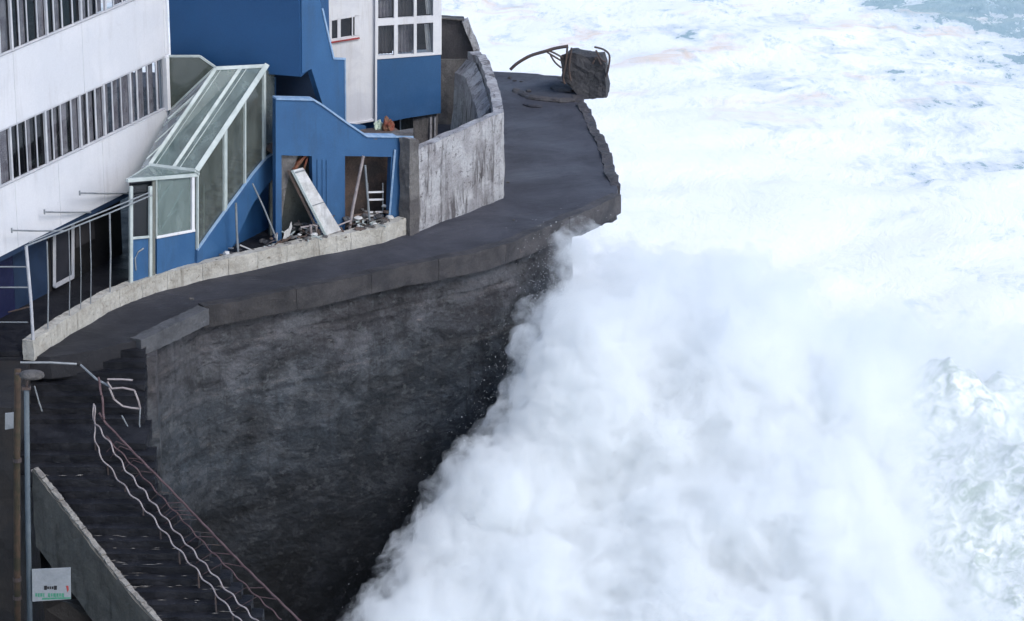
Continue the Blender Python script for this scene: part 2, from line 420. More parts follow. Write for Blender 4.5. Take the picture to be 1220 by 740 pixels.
# ============================================================ SEA WALL
def seawall_material():
    # pour zones: brown weathered top, slate middle, black weed-covered foot
    m, nt, b = new_mat('seawall_zoned_concrete')
    P = geo_pos(nt)
    sep = nt.nodes.new('ShaderNodeSeparateXYZ'); nt.links.new(P, sep.inputs[0])
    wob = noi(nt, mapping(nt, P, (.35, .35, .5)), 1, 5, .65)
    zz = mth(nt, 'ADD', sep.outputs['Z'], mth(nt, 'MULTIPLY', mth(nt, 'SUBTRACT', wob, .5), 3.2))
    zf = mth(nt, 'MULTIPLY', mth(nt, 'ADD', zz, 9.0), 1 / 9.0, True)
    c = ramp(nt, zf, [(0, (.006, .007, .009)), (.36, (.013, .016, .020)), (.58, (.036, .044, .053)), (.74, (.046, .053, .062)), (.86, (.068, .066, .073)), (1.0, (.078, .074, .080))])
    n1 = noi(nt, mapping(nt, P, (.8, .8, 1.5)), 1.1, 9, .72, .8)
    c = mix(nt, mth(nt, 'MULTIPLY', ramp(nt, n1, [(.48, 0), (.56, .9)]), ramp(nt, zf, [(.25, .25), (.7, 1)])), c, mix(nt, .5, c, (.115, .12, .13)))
    n2 = noi(nt, mapping(nt, P, (.9, .9, 2.2), (4, 1, 2)), 2.2, 8, .78, .5)
    c = mix(nt, ramp(nt, n2, [(.34, .95), (.46, 0)]), c, (.014, .016, .020))
    n3 = noi(nt, mapping(nt, P, (1.2, 1.2, 4.5), (7, 7, 7)), 2.0, 9, .8, .3)
    hi = mth(nt, 'MULTIPLY', ramp(nt, n3, [(.60, 0), (.68, 1)]), ramp(nt, zf, [(.3, .15), (.75, .8)]))
    c = mix(nt, hi, c, (.22, .19, .18))
    n4 = noi(nt, mapping(nt, P, (3.5, 3.5, .3), (2, 0, 0)), 1.0, 6, .7)
    c = mix(nt, mth(nt, 'MULTIPLY', ramp(nt, n4, [(.54, 0), (.66, 1)]), .5), c, (.018, .02, .023))
    # pour joints: dark weeping lines with paler margins
    wv = mth(nt, 'FRACT', mth(nt, 'ADD', mth(nt, 'MULTIPLY', sep.outputs['Z'], .83), mth(nt, 'MULTIPLY', noi(nt, mapping(nt, P, (.6, .6, .6)), 1.5, 5, .6), .22)))
    c = mix(nt, mth(nt, 'MULTIPLY', ramp(nt, wv, [(0, 1), (.05, .0), (.93, 0), (1, 1)]), ramp(nt, n1, [(.40, .65), (.58, .1)])), c, (.014, .015, .018))
    c = mix(nt, mth(nt, 'MULTIPLY', mth(nt, 'MULTIPLY', ramp(nt, wv, [(.05, 0), (.10, 1), (.24, 0)]), ramp(nt, n3, [(.46, 0), (.58, .5)])), ramp(nt, zf, [(.45, 0), (.75, 1)])), c, (.13, .12, .12))
    # one pale patch of leached lime
    vm = nt.nodes.new('ShaderNodeVectorMath'); vm.operation = 'DISTANCE'
    lc = AY(325, 470, 78.35)
    nt.links.new(mapping(nt, P, (1.6, 1.6, 7.0), (-lc.x * 1.6, -lc.y * 1.6, -lc.z * 7)), vm.inputs[0]); vm.inputs[1].default_value = (0, 0, 0)
    dd = mth(nt, 'ADD', vm.outputs['Value'], mth(nt, 'MULTIPLY', n3, 1.4))
    c = mix(nt, ramp(nt, dd, [(.9, .75), (1.7, 0)]), c, (.17, .16, .165))
    n7 = noi(nt, mapping(nt, P, (.55, .55, .75), (11, 3, 8)), 1.0, 6, .68, .7)
    c = mix(nt, 1.0, c, ramp(nt, n7, [(.36, .42), (.50, .85), (.64, 1.25)]), 'MULTIPLY')
    n8 = noi(nt, mapping(nt, P, (1, 1, 1.3), (1, 9, 4)), 3.2, 5, .6)
    c = mix(nt, mth(nt, 'MULTIPLY', ramp(nt, n8, [(.58, 0), (.64, .5)]), ramp(nt, zf, [(.1, .3), (.7, 1)])), c, (.10, .105, .11))
    n6 = noi(nt, P, 22, 6, .8)
    c = mix(nt, 1.0, c, ramp(nt, n6, [(.25, .5), (.75, 1.25)]), 'MULTIPLY')
    nt.links.new(c, b.inputs['Base Color']); b.inputs['Roughness'].default_value = .8
    b.inputs['Specular IOR Level'].default_value = .3
    bp = nt.nodes.new('ShaderNodeBump'); bp.inputs['Strength'].default_value = .55; bp.inputs['Distance'].default_value = .05
    nt.links.new(noi(nt, P, 6, 9, .75, .3), bp.inputs['Height']); nt.links.new(bp.outputs[0], b.inputs['Normal'])
    return m
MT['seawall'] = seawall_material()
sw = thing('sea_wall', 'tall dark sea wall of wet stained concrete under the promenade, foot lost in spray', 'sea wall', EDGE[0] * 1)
wl = [AZ(165, 405, 0) + Vector((0, .2, 0))] + [p + Vector((-.05, .16, 0)) for p in EDGE[:11]]
wallpath = [wl[0], wl[1]] + wl[2:] 
def arc(path):
    L = [0]
    for a, b in zip(path, path[1:]): L.append(L[-1] + (b - a).length)
    return L
def along(path, L, t):
    d = t * L[-1]
    for i in range(len(path) - 1):
        if d <= L[i + 1] or i == len(path) - 2:
            return lerp(path[i], path[i + 1], (d - L[i]) / (L[i + 1] - L[i]))
wallpath = wallpath[:11] + [wl[11] + Vector((.0, .3, 0)), wl[11] + Vector((.25, 4, 0)), wl[11] + Vector((.2, 12, 0))]
LW = arc(wallpath)
def wall_pt(u, v):
    p = along(wallpath, LW, u); z = -.5 - 10.6 * v
    q = Vector((p.x, p.y, z))
    lift = .0
    for zz in (-1.15, -2.3, -3.9, -5.7, -7.6):
        zz2 = zz + .08 * noise.noise(Vector((p.x * .8, 0, zz)))
        lift -= .006 * math.exp(-((z - zz2) / .035) ** 2)
    n = Vector((.6, -.8, 0))
    a = .07 * noise.noise(q * .4) + .022 * noise.noise(q * 1.7) + .014 * noise.noise(q * 4.3) + .018 * noise.noise(q * 11)
    if z < -1.1: a -= .015
    # honeycombed hollows knocked out by the sea
    h = noise.noise(q * 1.15 + Vector((5, 1, 2)))
    if h > .42: a -= (h - .42) * .25
    return q + n * (a + lift) + Vector((0, 0, 0)) + n * (.35 * v)
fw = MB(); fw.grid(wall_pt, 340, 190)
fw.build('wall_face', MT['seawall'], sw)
# coping blocks along the lip
def path_norm(path, i):
    a, b = path[max(i - 1, 0)], path[min(i + 1, len(path) - 1)]
    dv = b - a; return Vector((dv.y, -dv.x, 0)).normalized()
def lip(path, groups, out, inn_, h, name, mat, rough):
    for i0, i1 in groups:
        idx = list(range(i0, i1 + 1))
        P = [path[i].copy() for i in idx]; N = [path_norm(path, i) for i in idx]
        P[0] += (P[1] - P[0]).normalized() * .006; P[-1] -= (P[-1] - P[-2]).normalized() * .006
        loop = [p + n * out + Vector((0, 0, .035)) for p, n in zip(P, N)] + [p - n * inn_ + Vector((0, 0, .035)) for p, n in reversed(list(zip(P, N)))]
        c = MB(); c.plate([loop], (0, 0, -h)); c.build(name, MT[mat], sw, rough=rough)
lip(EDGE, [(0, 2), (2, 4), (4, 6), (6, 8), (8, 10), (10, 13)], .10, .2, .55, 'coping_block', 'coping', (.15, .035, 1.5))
# left end: pale low beam and the pier below it
P0, P1 = AZ(163, 404, .05), AZ(243, 366, .05)
dv = (P1 - P0); n = Vector((dv.y, -dv.x, 0)).normalized()
c = MB(); c.plate([[P0 + n * .14, P1 + n * .14, P1 - n * .2, P0 - n * .2]], (0, 0, -.42))
c.build('end_beam', MT['beamc'], sw, rough=(.14, .03, 3))
pier = MB()
q = P0 + Vector((.02, .0, -.42))
pier.plate([[q + Vector((-.06, -.2, 0)), q + Vector((.42, -.02, 0)), q + Vector((.40, .5, 0)), q + Vector((-.06, .5, 0))]], (0, 0, -8))
pier.build('end_pier', MT['seawall'], sw, rough=(.3, .06, 1.4))
# projecting ledge under the broken tip
lg = [AZ(690, 262, -.3), AZ(735, 240, -.3), AZ(728, 205, -.3), AZ(700, 150, -.3), AZ(650, 150, -.3), AZ(640, 270, -.3)]
c = MB(); c.plate([lg], (0, 0, -.5)); c.build('broken_ledge', MT['chunk'], sw, rough=(.18, .1, 1.6))
# right-hand kerb strip of the tip
lip(SIDE, [(0, 2), (2, 4), (4, 7)], .05, .24, .5, 'edge_stone', 'coping', (.14, .08, 1.6))

# scattered loose stones on the deck
def stone(p, r, mat, name='stone'):
    b = MB(); vs = []
    bm = bmesh.new(); bmesh.ops.create_icosphere(bm, subdivisions=2, radius=r)
    vv = [v.co.copy() for v in bm.verts]; ff = [[v.index for v in f.verts] for f in bm.faces]; bm.free()
    sq = Vector((1, random.uniform(.6, 1), random.uniform(.4, .7)))
    off = Vector((random.uniform(0, 99),) * 3)
    vv = [Vector((v.x * sq.x, v.y * sq.y, v.z * sq.z)) * (1 + .5 * noise.noise(v / r * .9 + off)) + p for v in vv]
    b.add(vv, ff); return b

# ============================================================ KERB
kb = thing('kerb_wall', 'low cream concrete kerb wall curving along the foot of the hotel', 'kerb wall', KERB[5])
jx = [40, 62, 92, 120, 143, 170, 200, 242, 272, 308, 342, 380, 418, 455, 487]
for i, (xa, xb) in enumerate(zip(jx, jx[1:])):
    n_ = 2
    xs_ = [xa + (xb - xa) * k / n_ for k in range(n_ + 1)]
    pts = [kerb_at(x) for x in xs_]
    nrm = []
    for x in xs_:
        dv = kerb_at(x + 14) - kerb_at(x - 14) if 54 < x < 473 else (kerb_at(x + 14) - kerb_at(x) if x < 60 else kerb_at(x) - kerb_at(x - 14))
        nrm.append(Vector((dv.y, -dv.x, 0)).normalized())
    g = (pts[-1] - pts[0]).normalized() * .005
    pts[0] = pts[0] + g; pts[-1] = pts[-1] - g
    h = .45
    loop = [p + Vector((0, 0, h)) for p in pts] + [p - n * .28 + Vector((0, 0, h)) for p, n in reversed(list(zip(pts, nrm)))]
    c = MB(); c.plate([loop], (0, 0, -h - .05)); c.build('kerb_block', MT['kerb'], kb, rough=(.10, .022, 2.6))

# ============================================================ HOTEL WING (white banded)
PA = Plane((-11.9, 75.7), (-8.74, 82.0))
hw = thing('hotel_wing', 'white hotel wing with long bands of windows, far left', 'building', (-9, 82, 0))
def strip(plane, pa, pb, z0, z1, out, thick, mat, name, parent, rough=None, ref=200):
    a, b = plane.col(pa, z0, ref), plane.col(pb, z0, ref)
    n = plane.n
    c = MB(); c.plate([[a + n*out, b + n*out, Vector((b.x, b.y, z1)) + n*out, Vector((a.x, a.y, z1)) + n*out]], -n * thick)
    return c.build(name, mat, parent, rough=rough)
PX_END = 202
bands = [(1.97, 3.60), (5.02, 6.74), (8.16, 9.9)]
joints = {0: [-120, -30, 22, 73, 125, PX_END], 1: [-120, -60, 20, 101, PX_END], 2: [-120, 60, PX_END]}
for bi, (z0, z1) in enumerate(bands):
    for pa, pb in zip(joints[bi], joints[bi][1:]):
        a, b = PA.col(pa, z0), PA.col(pb, z0)
        g = PA.d * .005
        c = MB(); a = a + g; b = b - g
        up = Vector((0, 0, z1 - z0))
        c.plate([[a, b, b + up, a + up]], -PA.n * .12)
        c.build('wall_panel', MT['facade'], hw, bevel=.008)
    c = MB(); a, b = PA.col(-120, z0 + .01), PA.col(PX_END - 1, z0 + .01); up = Vector((0, 0, z1 - z0 - .02))
    c.plate([[a - PA.n*.13, b - PA.n*.13, b + up - PA.n*.13, a + up - PA.n*.13]], -PA.n * .1)
    c.build('backing_wall', MT['facade'], hw)
    # sill edge lip
    c = MB(); a, b = PA.col(-120, z1), PA.col(PX_END, z1)
    c.beam(a - PA.n * .05 + Vector((0, 0, .012)), b - PA.n * .05 + Vector((0, 0, .012)), .12, .02)
    c.build('sill', MT['facade'], hw)
# interior
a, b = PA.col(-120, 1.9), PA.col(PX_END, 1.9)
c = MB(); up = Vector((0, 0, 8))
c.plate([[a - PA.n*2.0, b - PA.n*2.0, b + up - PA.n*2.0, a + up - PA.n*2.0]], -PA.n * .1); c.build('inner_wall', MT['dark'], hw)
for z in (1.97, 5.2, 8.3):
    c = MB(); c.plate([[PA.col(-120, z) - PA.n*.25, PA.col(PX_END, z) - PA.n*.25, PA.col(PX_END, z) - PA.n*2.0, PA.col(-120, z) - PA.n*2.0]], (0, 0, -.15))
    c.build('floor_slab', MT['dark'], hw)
# windows
THICK_PX = [-110, -70, -27, 15.7, 57.3, 97.9, 126.6, 157.7, 197.4]
THIN = {15.7: [25, 34.6, 46.5], 57.3: [66, 75.7, 88], 97.9: [107, 116.5], 126.6: [136.6, 147], 157.7: [166, 178.5, 189], -27: [-12, 2], -70: [-50], -110: [-90]}
random.seed(5)
for row, (z0, z1) in enumerate(((3.64, 5.02), (6.78, 8.16))):
    for pa, pb in zip(THICK_PX, THICK_PX[1:]):
        cols = [pa] + THIN[pa] + [pb]
        wf = MB()
        for k, px in enumerate(cols[:-1]):
            p = PA.col(px, z0); r = .07 if k == 0 else random.choice((.035, .045, .06)); dp = .06 if k == 0 else .02
            wf.beam(p - PA.n * .03, Vector((p.x, p.y, z1)) - PA.n * .03, r, dp, up=PA.n)
        p, q = PA.col(pa, z0 + .02), PA.col(pb, z0 + .02)
        wf.beam(p - PA.n * .04, q - PA.n * .04, .05, .04)
        wf.beam(p - PA.n * .04 + Vector((0, 0, z1 - z0 - .04)), q - PA.n * .04 + Vector((0, 0, z1 - z0 - .04)), .05, .04)
        w_ = wf.build('window', MT['frameg'], hw)
        for k, (ca, cb) in enumerate(zip(cols, cols[1:])):
            a, b = PA.col(ca, z0 + .04), PA.col(cb, z0 + .04)
            off = PA.n * (-.06 - .012 * (k % 2)); up = Vector((0, 0, z1 - z0 - .08))
            g = MB(); g.plate([[a + off, b + off, b + up + off, a + up + off]], -PA.n * .006); g.build('pane', MT['glass'], w_)
            left = (pa < 60 and row == 0)
            if random.random() < (.4 if left else .75):
                f0 = random.uniform(0, .3); f1 = random.uniform(.6, 1.0)
                A, B = lerp(a, b, f0), lerp(a, b, f1)
                ph = random.uniform(0, 6)
                cu = MB()
                cu.grid(lambda u, v: lerp(A, B, u) - PA.n * (.10 + .02 * math.sin(u * 22 + ph) + .01 * math.sin(u * 61)) + Vector((0, 0, (z1 - z0 - .1) * v)), 16, 2)
                cu.build('curtain', MT['curtain'], w_, smooth=True)
    # corner post
p = PA.col(199.5, 3.6)
c = MB(); c.beam(Vector((p.x, p.y, 3.6)), Vector((p.x, p.y, 5.0)), .14, .12, up=PA.n); c.build('corner_post', MT['white'], hw)
e0 = PA.col(PX_END, 1.97)
c = MB(); c.plate([[e0, e0 + Vector((-.6, 4, 0)), e0 + Vector((-.6, 4, 9)), e0 + Vector((0, 0, 9))]], (-.12, 0, 0)); c.build('return_wall', MT['facade'], hw)
c2 = MB(); c2.beam(e0 + Vector((.02, 0, 3.1)), e0 + Vector((.02, 0, 8)), .05, .05); c2.build('corner_trim', MT['white'], hw)
# soffit and recessed ground floor
s0, s1 = PA.col(-120, 1.965), PA.col(170, 1.965)
c = MB(); c.plate([[s0 - PA.n*.01, s1 - PA.n*.01, s1 - PA.n * 1.5, s0 - PA.n * 1.5]], (0, 0, -.12)); c.build('soffit', MT['shadownavy'], hw)
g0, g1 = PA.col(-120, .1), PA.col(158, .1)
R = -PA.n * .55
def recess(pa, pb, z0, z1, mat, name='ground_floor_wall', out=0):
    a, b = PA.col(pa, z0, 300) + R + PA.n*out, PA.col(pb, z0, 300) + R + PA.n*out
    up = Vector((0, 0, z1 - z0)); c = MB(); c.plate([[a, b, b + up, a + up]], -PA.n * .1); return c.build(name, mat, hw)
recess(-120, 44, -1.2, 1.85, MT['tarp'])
recess(44.2, 84, -1.2, 1.85, MT['shadownavy'])
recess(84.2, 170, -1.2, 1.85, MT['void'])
gw = recess(84, 106, .25, 1.8, MT['dark'], 'window', .03)
for (pa, za, pb, zb) in ((84, .25, 106, .25), (84, .25, 84, 1.8), (106, .25, 106, 1.8)):
    a, b = PA.col(pa, za, 300) + R + PA.n*.08, PA.col(pb, zb, 300) + R + PA.n*.08
    c = MB(); c.beam(a, b, .07, .09 if za == zb else .07); c.build('frame', MT['frameg'], gw)
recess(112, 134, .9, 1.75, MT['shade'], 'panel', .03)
# outrigger arms under the facade edge
for (pa, ya, pb, yb, py) in ((95, 77.7, 152, 80.1, 230), (53, 76.6, 108, 78.6, 252.5), (14, 75.2, 75, 77.2, 274.5)):
    a, b = AY(pa, py, ya), AY(pb, py + .5, yb)
    t = thing('awning_arm', {95: 'slim grey awning arm nearest the glass stair, under the white facade',
                             53: 'slim grey awning arm, middle one of three under the white facade',
                             14: 'slim grey awning arm, lowest and farthest left of three'}[pa], 'awning arm', b, 'awning arms under the white facade')
    c = MB(); c.tube([a, lerp(a, b, .5) + Vector((0, 0, -.01)), b], .022); c.build('tube', MT['metal'], t)
    c = MB(); c.tube([a + Vector((0, 0, -.06)), a + Vector((0, 0, .06))], .022); c.build('end_cap', MT['metal'], t)

# ============================================================ BLUE STAIR BLOCK (upper mass with facet)
bb = thing('blue_block', 'blue windowless upper block with angled right flank', 'building', (-7, 83, 4.5))
B0, B1 = Vector((*pxy(203, 83.0, 5), 0)), Vector((*pxy(358, 82.0, 5), 0))
PB = Plane(B0, B1)
zb = 4.46
pts = [Vector((B0.x, B0.y, zb)), Vector((B1.x, B1.y, zb)), Vector((B1.x, B1.y, 10)), Vector((B0.x, B0.y, 10))]
c = MB(); c.plate([pts], -PB.n * 2.2); c.build('front_wall', MT['shadowblue'], bb)
PF = Plane((B1.x + .01, B1.y), (pxy(430, 83.7, 4)))
fac = [(358.5, -60), (360, 88), (371, 82), (384, 123.5), (411, 147), (436, 162), (436, 150), (411.5, 148), (411, 70), (397, 69.5), (383.5, 10), (366, -60)]
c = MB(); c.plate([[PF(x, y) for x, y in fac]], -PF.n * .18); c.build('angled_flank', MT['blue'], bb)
c = MB(); c.beam(PF(383.5, 10) + PF.n*.01, PF(397, 69.5) + PF.n*.01, .04, .05); c.beam(PF(397, 69.5) + PF.n*.01, PF(411, 70) + PF.n*.01, .04, .05); c.beam(PF(411, 70)+ PF.n*.01, PF(411.5, 148)+ PF.n*.01, .035, .05)
c.build('edge_trim', MT['bluetrim'], bb)
c = MB(); c.plate([[Vector((B0.x, 84.3, 0.1)), Vector((pxy(384, 84.3, 3)[0], 84.3, .1)), Vector((pxy(384, 84.3, 3)[0], 84.3, 4.44)), Vector((B0.x, 84.3, 4.44))]], (0, .2, 0))
c.build('recess_wall', MT['shadownavy'], bb)

# ============================================================ LOWER BLUE WALL with two openings
Cc = Plane(pxy(330, 81.35, 2), pxy(483, 83.0, 2))
lw = thing('blue_wall', 'blue ground floor wall with two broken out doorways', 'wall', Cc(400, 290))
outer = [(328.5, 330), (328.5, 118), (373, 119), (384, 125.5), (411, 145), (437, 162.5), (484, 163.5), (484, 300)]
hole1 = [(335.5, 185), (335.5, 318), (371, 300), (374, 272), (371.5, 186)]
hole2 = [(411, 186), (411, 290), (463, 285), (464, 240), (466, 187)]
c = MB(); c.plate([[Cc(x, y) for x, y in outer], [Cc(x, y) for x, y in hole1], [Cc(x, y) for x, y in hole2]], -Cc.n * .2)
c.build('wall_face', MT['blue'], lw, rough=(.35, .006, 2.0))
c = MB()
for a, b in zip([(328.5, 118), (373, 119), (384, 125.5), (411, 145), (437, 162.5)], [(373, 119), (384, 125.5), (411, 145), (437, 162.5), (492, 163.5)]):
    c.beam(Cc(*a) + Cc.n*-.09 + Vector((0,0,.01)), Cc(*b) + Cc.n*-.09 + Vector((0,0,.01)), .26, .045)
c.build('coping', MT['bluetrim'], lw)
c = MB(); c.beam(Cc(484.5, 165) + Cc.n*.01, Cc(484.5, 275) + Cc.n*.01, .035, .04); c.build('corner_bead', MT['bluetrim'], lw)
c = MB(); c.beam(Cc(470, 178) + Cc.n*.04, Cc(463, 262) + Cc.n*.04, .05, .04); c.build('door_jamb', MT['bluetrim'], lw)
for px in (378, 384, 389):
    c = MB(); c.beam(Cc(px, 190) + Cc.n*.01, Cc(px, 262) + Cc.n*.01, .015, .03); c.build('batten', MT['blue'], lw)
# room behind
D2 = -Cc.n
CB = behind(Cc, .95)
rm = MB(); rm.plate([[CB(x, y) for x, y in [(322, 330), (322, 176), (392, 176), (392, 330)]]], D2 * .1); rm.build('room_wall', MT['olive'], lw)
rm = MB(); rm.plate([[CB(x, y) for x, y in [(392.5, 330), (392.5, 176), (484, 172), (484, 330)]]], D2 * .1); rm.build('room_wall', MT['brown'], lw)
rm = MB(); a, b = Cc(330, 170), Cc(484, 170); rm.plate([[Vector((a.x,a.y,2.62)) + D2*.21, Vector((b.x,b.y,2.62)) + D2*.21, Vector((b.x,b.y,2.62)) + D2*.94, Vector((a.x,a.y,2.62)) + D2*.94]], (0, 0, -.1)); rm.build('room_ceiling', MT['brown'], lw)
rm = MB(); a, b = Cc(392, 182), Cc(392, 300); rm.plate([[a + D2 * .21, b + D2 * .21, b + D2*.9, a + D2*.9]], Cc.d * .12); rm.build('partition', MT['olive'], lw)
# broken edge of opening 1: left jamb plaster and lintel stub
c = MB(); c.plate([[Cc(x, y) + D2*.1 for x, y in [(336, 185), (357, 185), (352, 200), (344, 218), (338, 260), (336, 262)]]], D2 * .08)
c.build('torn_plaster', MT['ruindk'], lw, rough=(.12, .03, 4))
c = MB(); c.beam(Cc(366, 186) + D2*.15, Cc(352, 203) + D2*.1, .1, .08); c.beam(Cc(369, 190) + D2*.15, Cc(362, 215) + D2*.2, .05, .05); c.build('splintered_lintel', MT['orange'], lw, rough=(.1, .02, 5))

# ============================================================ GLASS STAIR
gs = thing('glass_stair', 'white framed glass stair enclosure with steep sloping roof and blue skirting', 'glazed stair', AY(200, 330, 79))
PS = Plane(pxy(234, 79.25, 2), pxy(316, 82.0, 3))
PFp = Plane(pxy(155, 77.75, 1.5), pxy(233, 79.25, 1.5))
BACK = -PS.n
def bar(p, q, w, h, mat='frame', name='frame_bar', up=None, parent=gs):
    c = MB(); c.beam(p, q, w, h, up); return c.build(name, MT[mat], parent, bevel=.006)
def pane(pts, mat, name='glass_panel', off=(0, 0, -.012), parent=gs):
    c = MB(); c.plate([pts], off); return c.build(name, MT[mat], parent)
TR, TL = AY(317, 79, 82.02), AY(257, 82, 81.7)
BR, BL = AY(234, 204, 79.25), AY(178, 197, 79.85)
def onroof(s, t): return lerp(lerp(TL, TR, s), lerp(BL, BR, s), t)
M1 = .5
pane([onroof(0, 0), onroof(M1, 0), onroof(M1, 1), onroof(0, 1)], 'roofglass')
pane([onroof(M1, 0), onroof(1, 0), onroof(1, 1), onroof(M1, 1)], 'roofglass')
nr = (TR - TL).cross(BL - TL).normalized()
bar(TL, BL, .09, .08, up=nr); bar(onroof(M1, 0) + nr*.0, onroof(M1, 1), .085, .07, up=nr)
bar(TR + (TR - BR).normalized()*.05, BR, .13, .10, mat='frame', up=nr)
bar(TL, TR, .10, .08, mat='frame', up=nr); bar(BL, BR, .09, .09, mat='frame', up=nr)
bar(onroof(M1 + .13, 0), onroof(M1 + .13, 1), .02, .03, up=nr); bar(onroof(.12, 0), onroof(.12, 1), .02, .03, up=nr)
# canopy below the roof
FL, FR = PFp(151, 215), PFp(236, 208)
pane([BL, BR, FR + Vector((0, 0, .03)), FL + Vector((0, 0, .03))], 'roofglass')
bar(FL, FR, .09, .09, mat='frame'); bar(BL, FL, .05, .05); bar(BR, FR, .08, .08, mat='frame')
# side glazing in the plane of the stair
def beamline(px): return lerp(204, 79, (px - 234) / (317 - 234))
def strline(px):
    pts = [(234, 299), (250, 276), (270, 248), (300, 208), (316, 189), (328, 181)]
    for (a, ya), (b, yb) in zip(pts, pts[1:]):
        if px <= b: return lerp(ya, yb, (px - a) / (b - a))
    return 181
for a, b in ((234, 267.5), (267.5, 291.6), (291.6, 315)):
    pts = [PS(a, beamline(a) + 2), PS(b, beamline(b) + 2), PS(b, strline(b)), PS(a, strline(a))]
    pane([p + BACK * .03 for p in pts], 'sideglass', off=BACK * .012)
for px, w_ in ((268, .13), (291.6, .05), (314.5, .10), (235, .05)):
    bar(PS(px, beamline(px) + 2), PS(px, strline(px) + 1), w_, .07, mat='frame', up=PS.n)
bar(PS(247, 222) + BACK*.1, PS(247, 280) + BACK*.1, .03, .03)
# stringer (blue skirting) and its pale edge
topl = [(328, 180), (316, 188), (300, 207), (284, 229), (270, 247.5), (250, 275), (234, 298)]
botl = [(234, 330), (262, 316), (279, 288), (300, 243), (316, 222), (328, 208)]
c = MB(); c.plate([[PS(x, y) + PS.n * .03 for x, y in topl + botl]], BACK * .12); c.build('stair_skirting', MT['blue'], gs)
c = MB()
for a, b in zip(topl, topl[1:]): c.beam(PS(*a) + PS.n*.02, PS(*b) + PS.n*.02, .05, .05)
c.build('skirting_trim', MT['bluetrim'], gs)
c = MB(); c.plate([[behind(PS, .45)(x, y) for x, y in [(234, 345), (234, 303), (328, 188), (336, 188), (336, 345)]]], BACK * .1); c.build('understair_wall', MT['shadowblue'], gs)
# teal strip between glazing and wall
pane([PS(x, y) + BACK*.02 for x, y in [(316, 82), (328, 88), (328, 184), (316, 192)]], 'sideglass', off=BACK * .02)
c = MB(); c.plate([[behind(PS, .2)(x, y) for x, y in [(316, 90), (329, 92), (329, 205), (316, 205)]]], BACK * .05); c.build('infill_panel', MT['shadowblue'], gs)
# inner things seen through glass: olive back wall and stair treads
SB = behind(PS, 1.0)
c = MB(); c.plate([[SB(x, y) for x, y in [(234, 330), (234, 212), (314, 86), (318, 86), (318, 330)]]], BACK * .1); c.build('inner_wall', MT['olive'], gs)
for k in range(11):
    t = k / 10
    p = lerp(PS(238, 290), PS(322, 185), t) + BACK * .06
    c = MB(); c.plate([[p, p + PS.d * .3, p + PS.d * .3 + BACK * 1.0, p + BACK * 1.0]], (0, 0, -.06)); c.build('tread', MT['olive'], gs)
# back glazed gable
gy = 82.25
gp = [AY(201, 67, gy), AY(238, 67, gy), AY(256.5, 80, gy), AY(203, 131, gy)]
pane(gp, 'sideglass', off=(0, .012, 0))
c = MB(); c.plate([[AY(x, y, gy + .15) for x, y in [(202, 68), (237.5, 68), (256, 81), (256, 140), (202, 140)]]], (0, .05, 0)); c.build('gable_lining', MT['olive'], gs)
bar(gp[0], gp[1], .045, .06); bar(gp[1], gp[2], .045, .06); bar(gp[2], gp[3], .04, .05); bar(AY(257, 83, 82.0), AY(206, 133, 82.0), .03, .04)
bar(AY(247, 100, 81.6), AY(200, 142, 80.9), .03, .04)
# left flank glazing in front of the white facade
pane([TL, AY(204, 131, 81.9), AY(164, 210, 79.0), BL], 'clearglass', off=(-.01, 0, 0))
for t in (.25, .5, .75):
    a, b = lerp(TL, BL, t), lerp(AY(204, 131, 81.9), AY(164, 210, 79.0), t)
    bar(a, b, .02, .03)
# front: door bay, glass bay and skirt
def fp(x, y): return PFp(x, y)
FN = -PFp.n
c = MB(); c.plate([[fp(x, y) for x, y in [(187, 283), (233, 274), (233, 328), (187, 337)]]], FN * .08); c.build('skirt_panel', MT['blue'], gs)
pane([fp(x, y) + FN*.03 for x, y in [(187, 214), (229, 210), (229, 274), (187, 283)]], 'roofglass', off=FN * .012)
bar(fp(229.5, 210), fp(229.5, 276), .09, .07, mat='white', up=PFp.n); bar(fp(186, 283), fp(232, 274.5), .06, .06, mat='white'); bar(fp(186.5, 214), fp(186.5, 283), .04, .05)
bar(fp(190, 246) + FN*.1, fp(206, 220) + FN*.1, .035, .03); bar(fp(192, 278) + FN*.06, fp(222, 226) + FN*.12, .03, .03); bar(fp(201, 262) + FN*.1, fp(214, 250) + FN*.1, .025, .02)
for px in (156, 179): bar(fp(px, 222), fp(px, 338), .09, .07, up=PFp.n)
bar(fp(183.5, 216) + FN*.02, fp(183.5, 334) + FN*.02, .09, .04, mat='olive', name='door_jamb', up=PFp.n)
bar(fp(156, 284), fp(180, 282), .05, .06)
dr = pane([fp(x, y) + FN*.02 for x, y in [(158, 286), (178, 283), (178, 336), (158, 339)]], 'blue', name='door', off=FN * .05)
dg = pane([fp(x, y) + FN*.03 for x, y in [(158, 222), (177, 220), (177, 282), (158, 284)]], 'glass', name='door_glass', off=FN * .01)
c = MB(); c.tube([fp(162, 322), fp(161, 308), fp(165, 300), fp(171, 296)], .02, 5); c.build('torn_strip', MT['metal'], gs)
# dark back of the bay
FB = behind(PFp, .8); FB2 = behind(PFp, .6)
c = MB(); c.plate([[FB(x, y) for x, y in [(157, 219), (232, 212), (232, 345), (157, 345)]]], FN * .1); c.build('bay_back_wall', MT['dark'], gs)
c = MB(); c.plate([[FB2(x, y) for x, y in [(184, 216), (229, 213), (229, 300), (184, 300)]]], FN * .1); c.build('bay_screen', MT['olive'], gs)

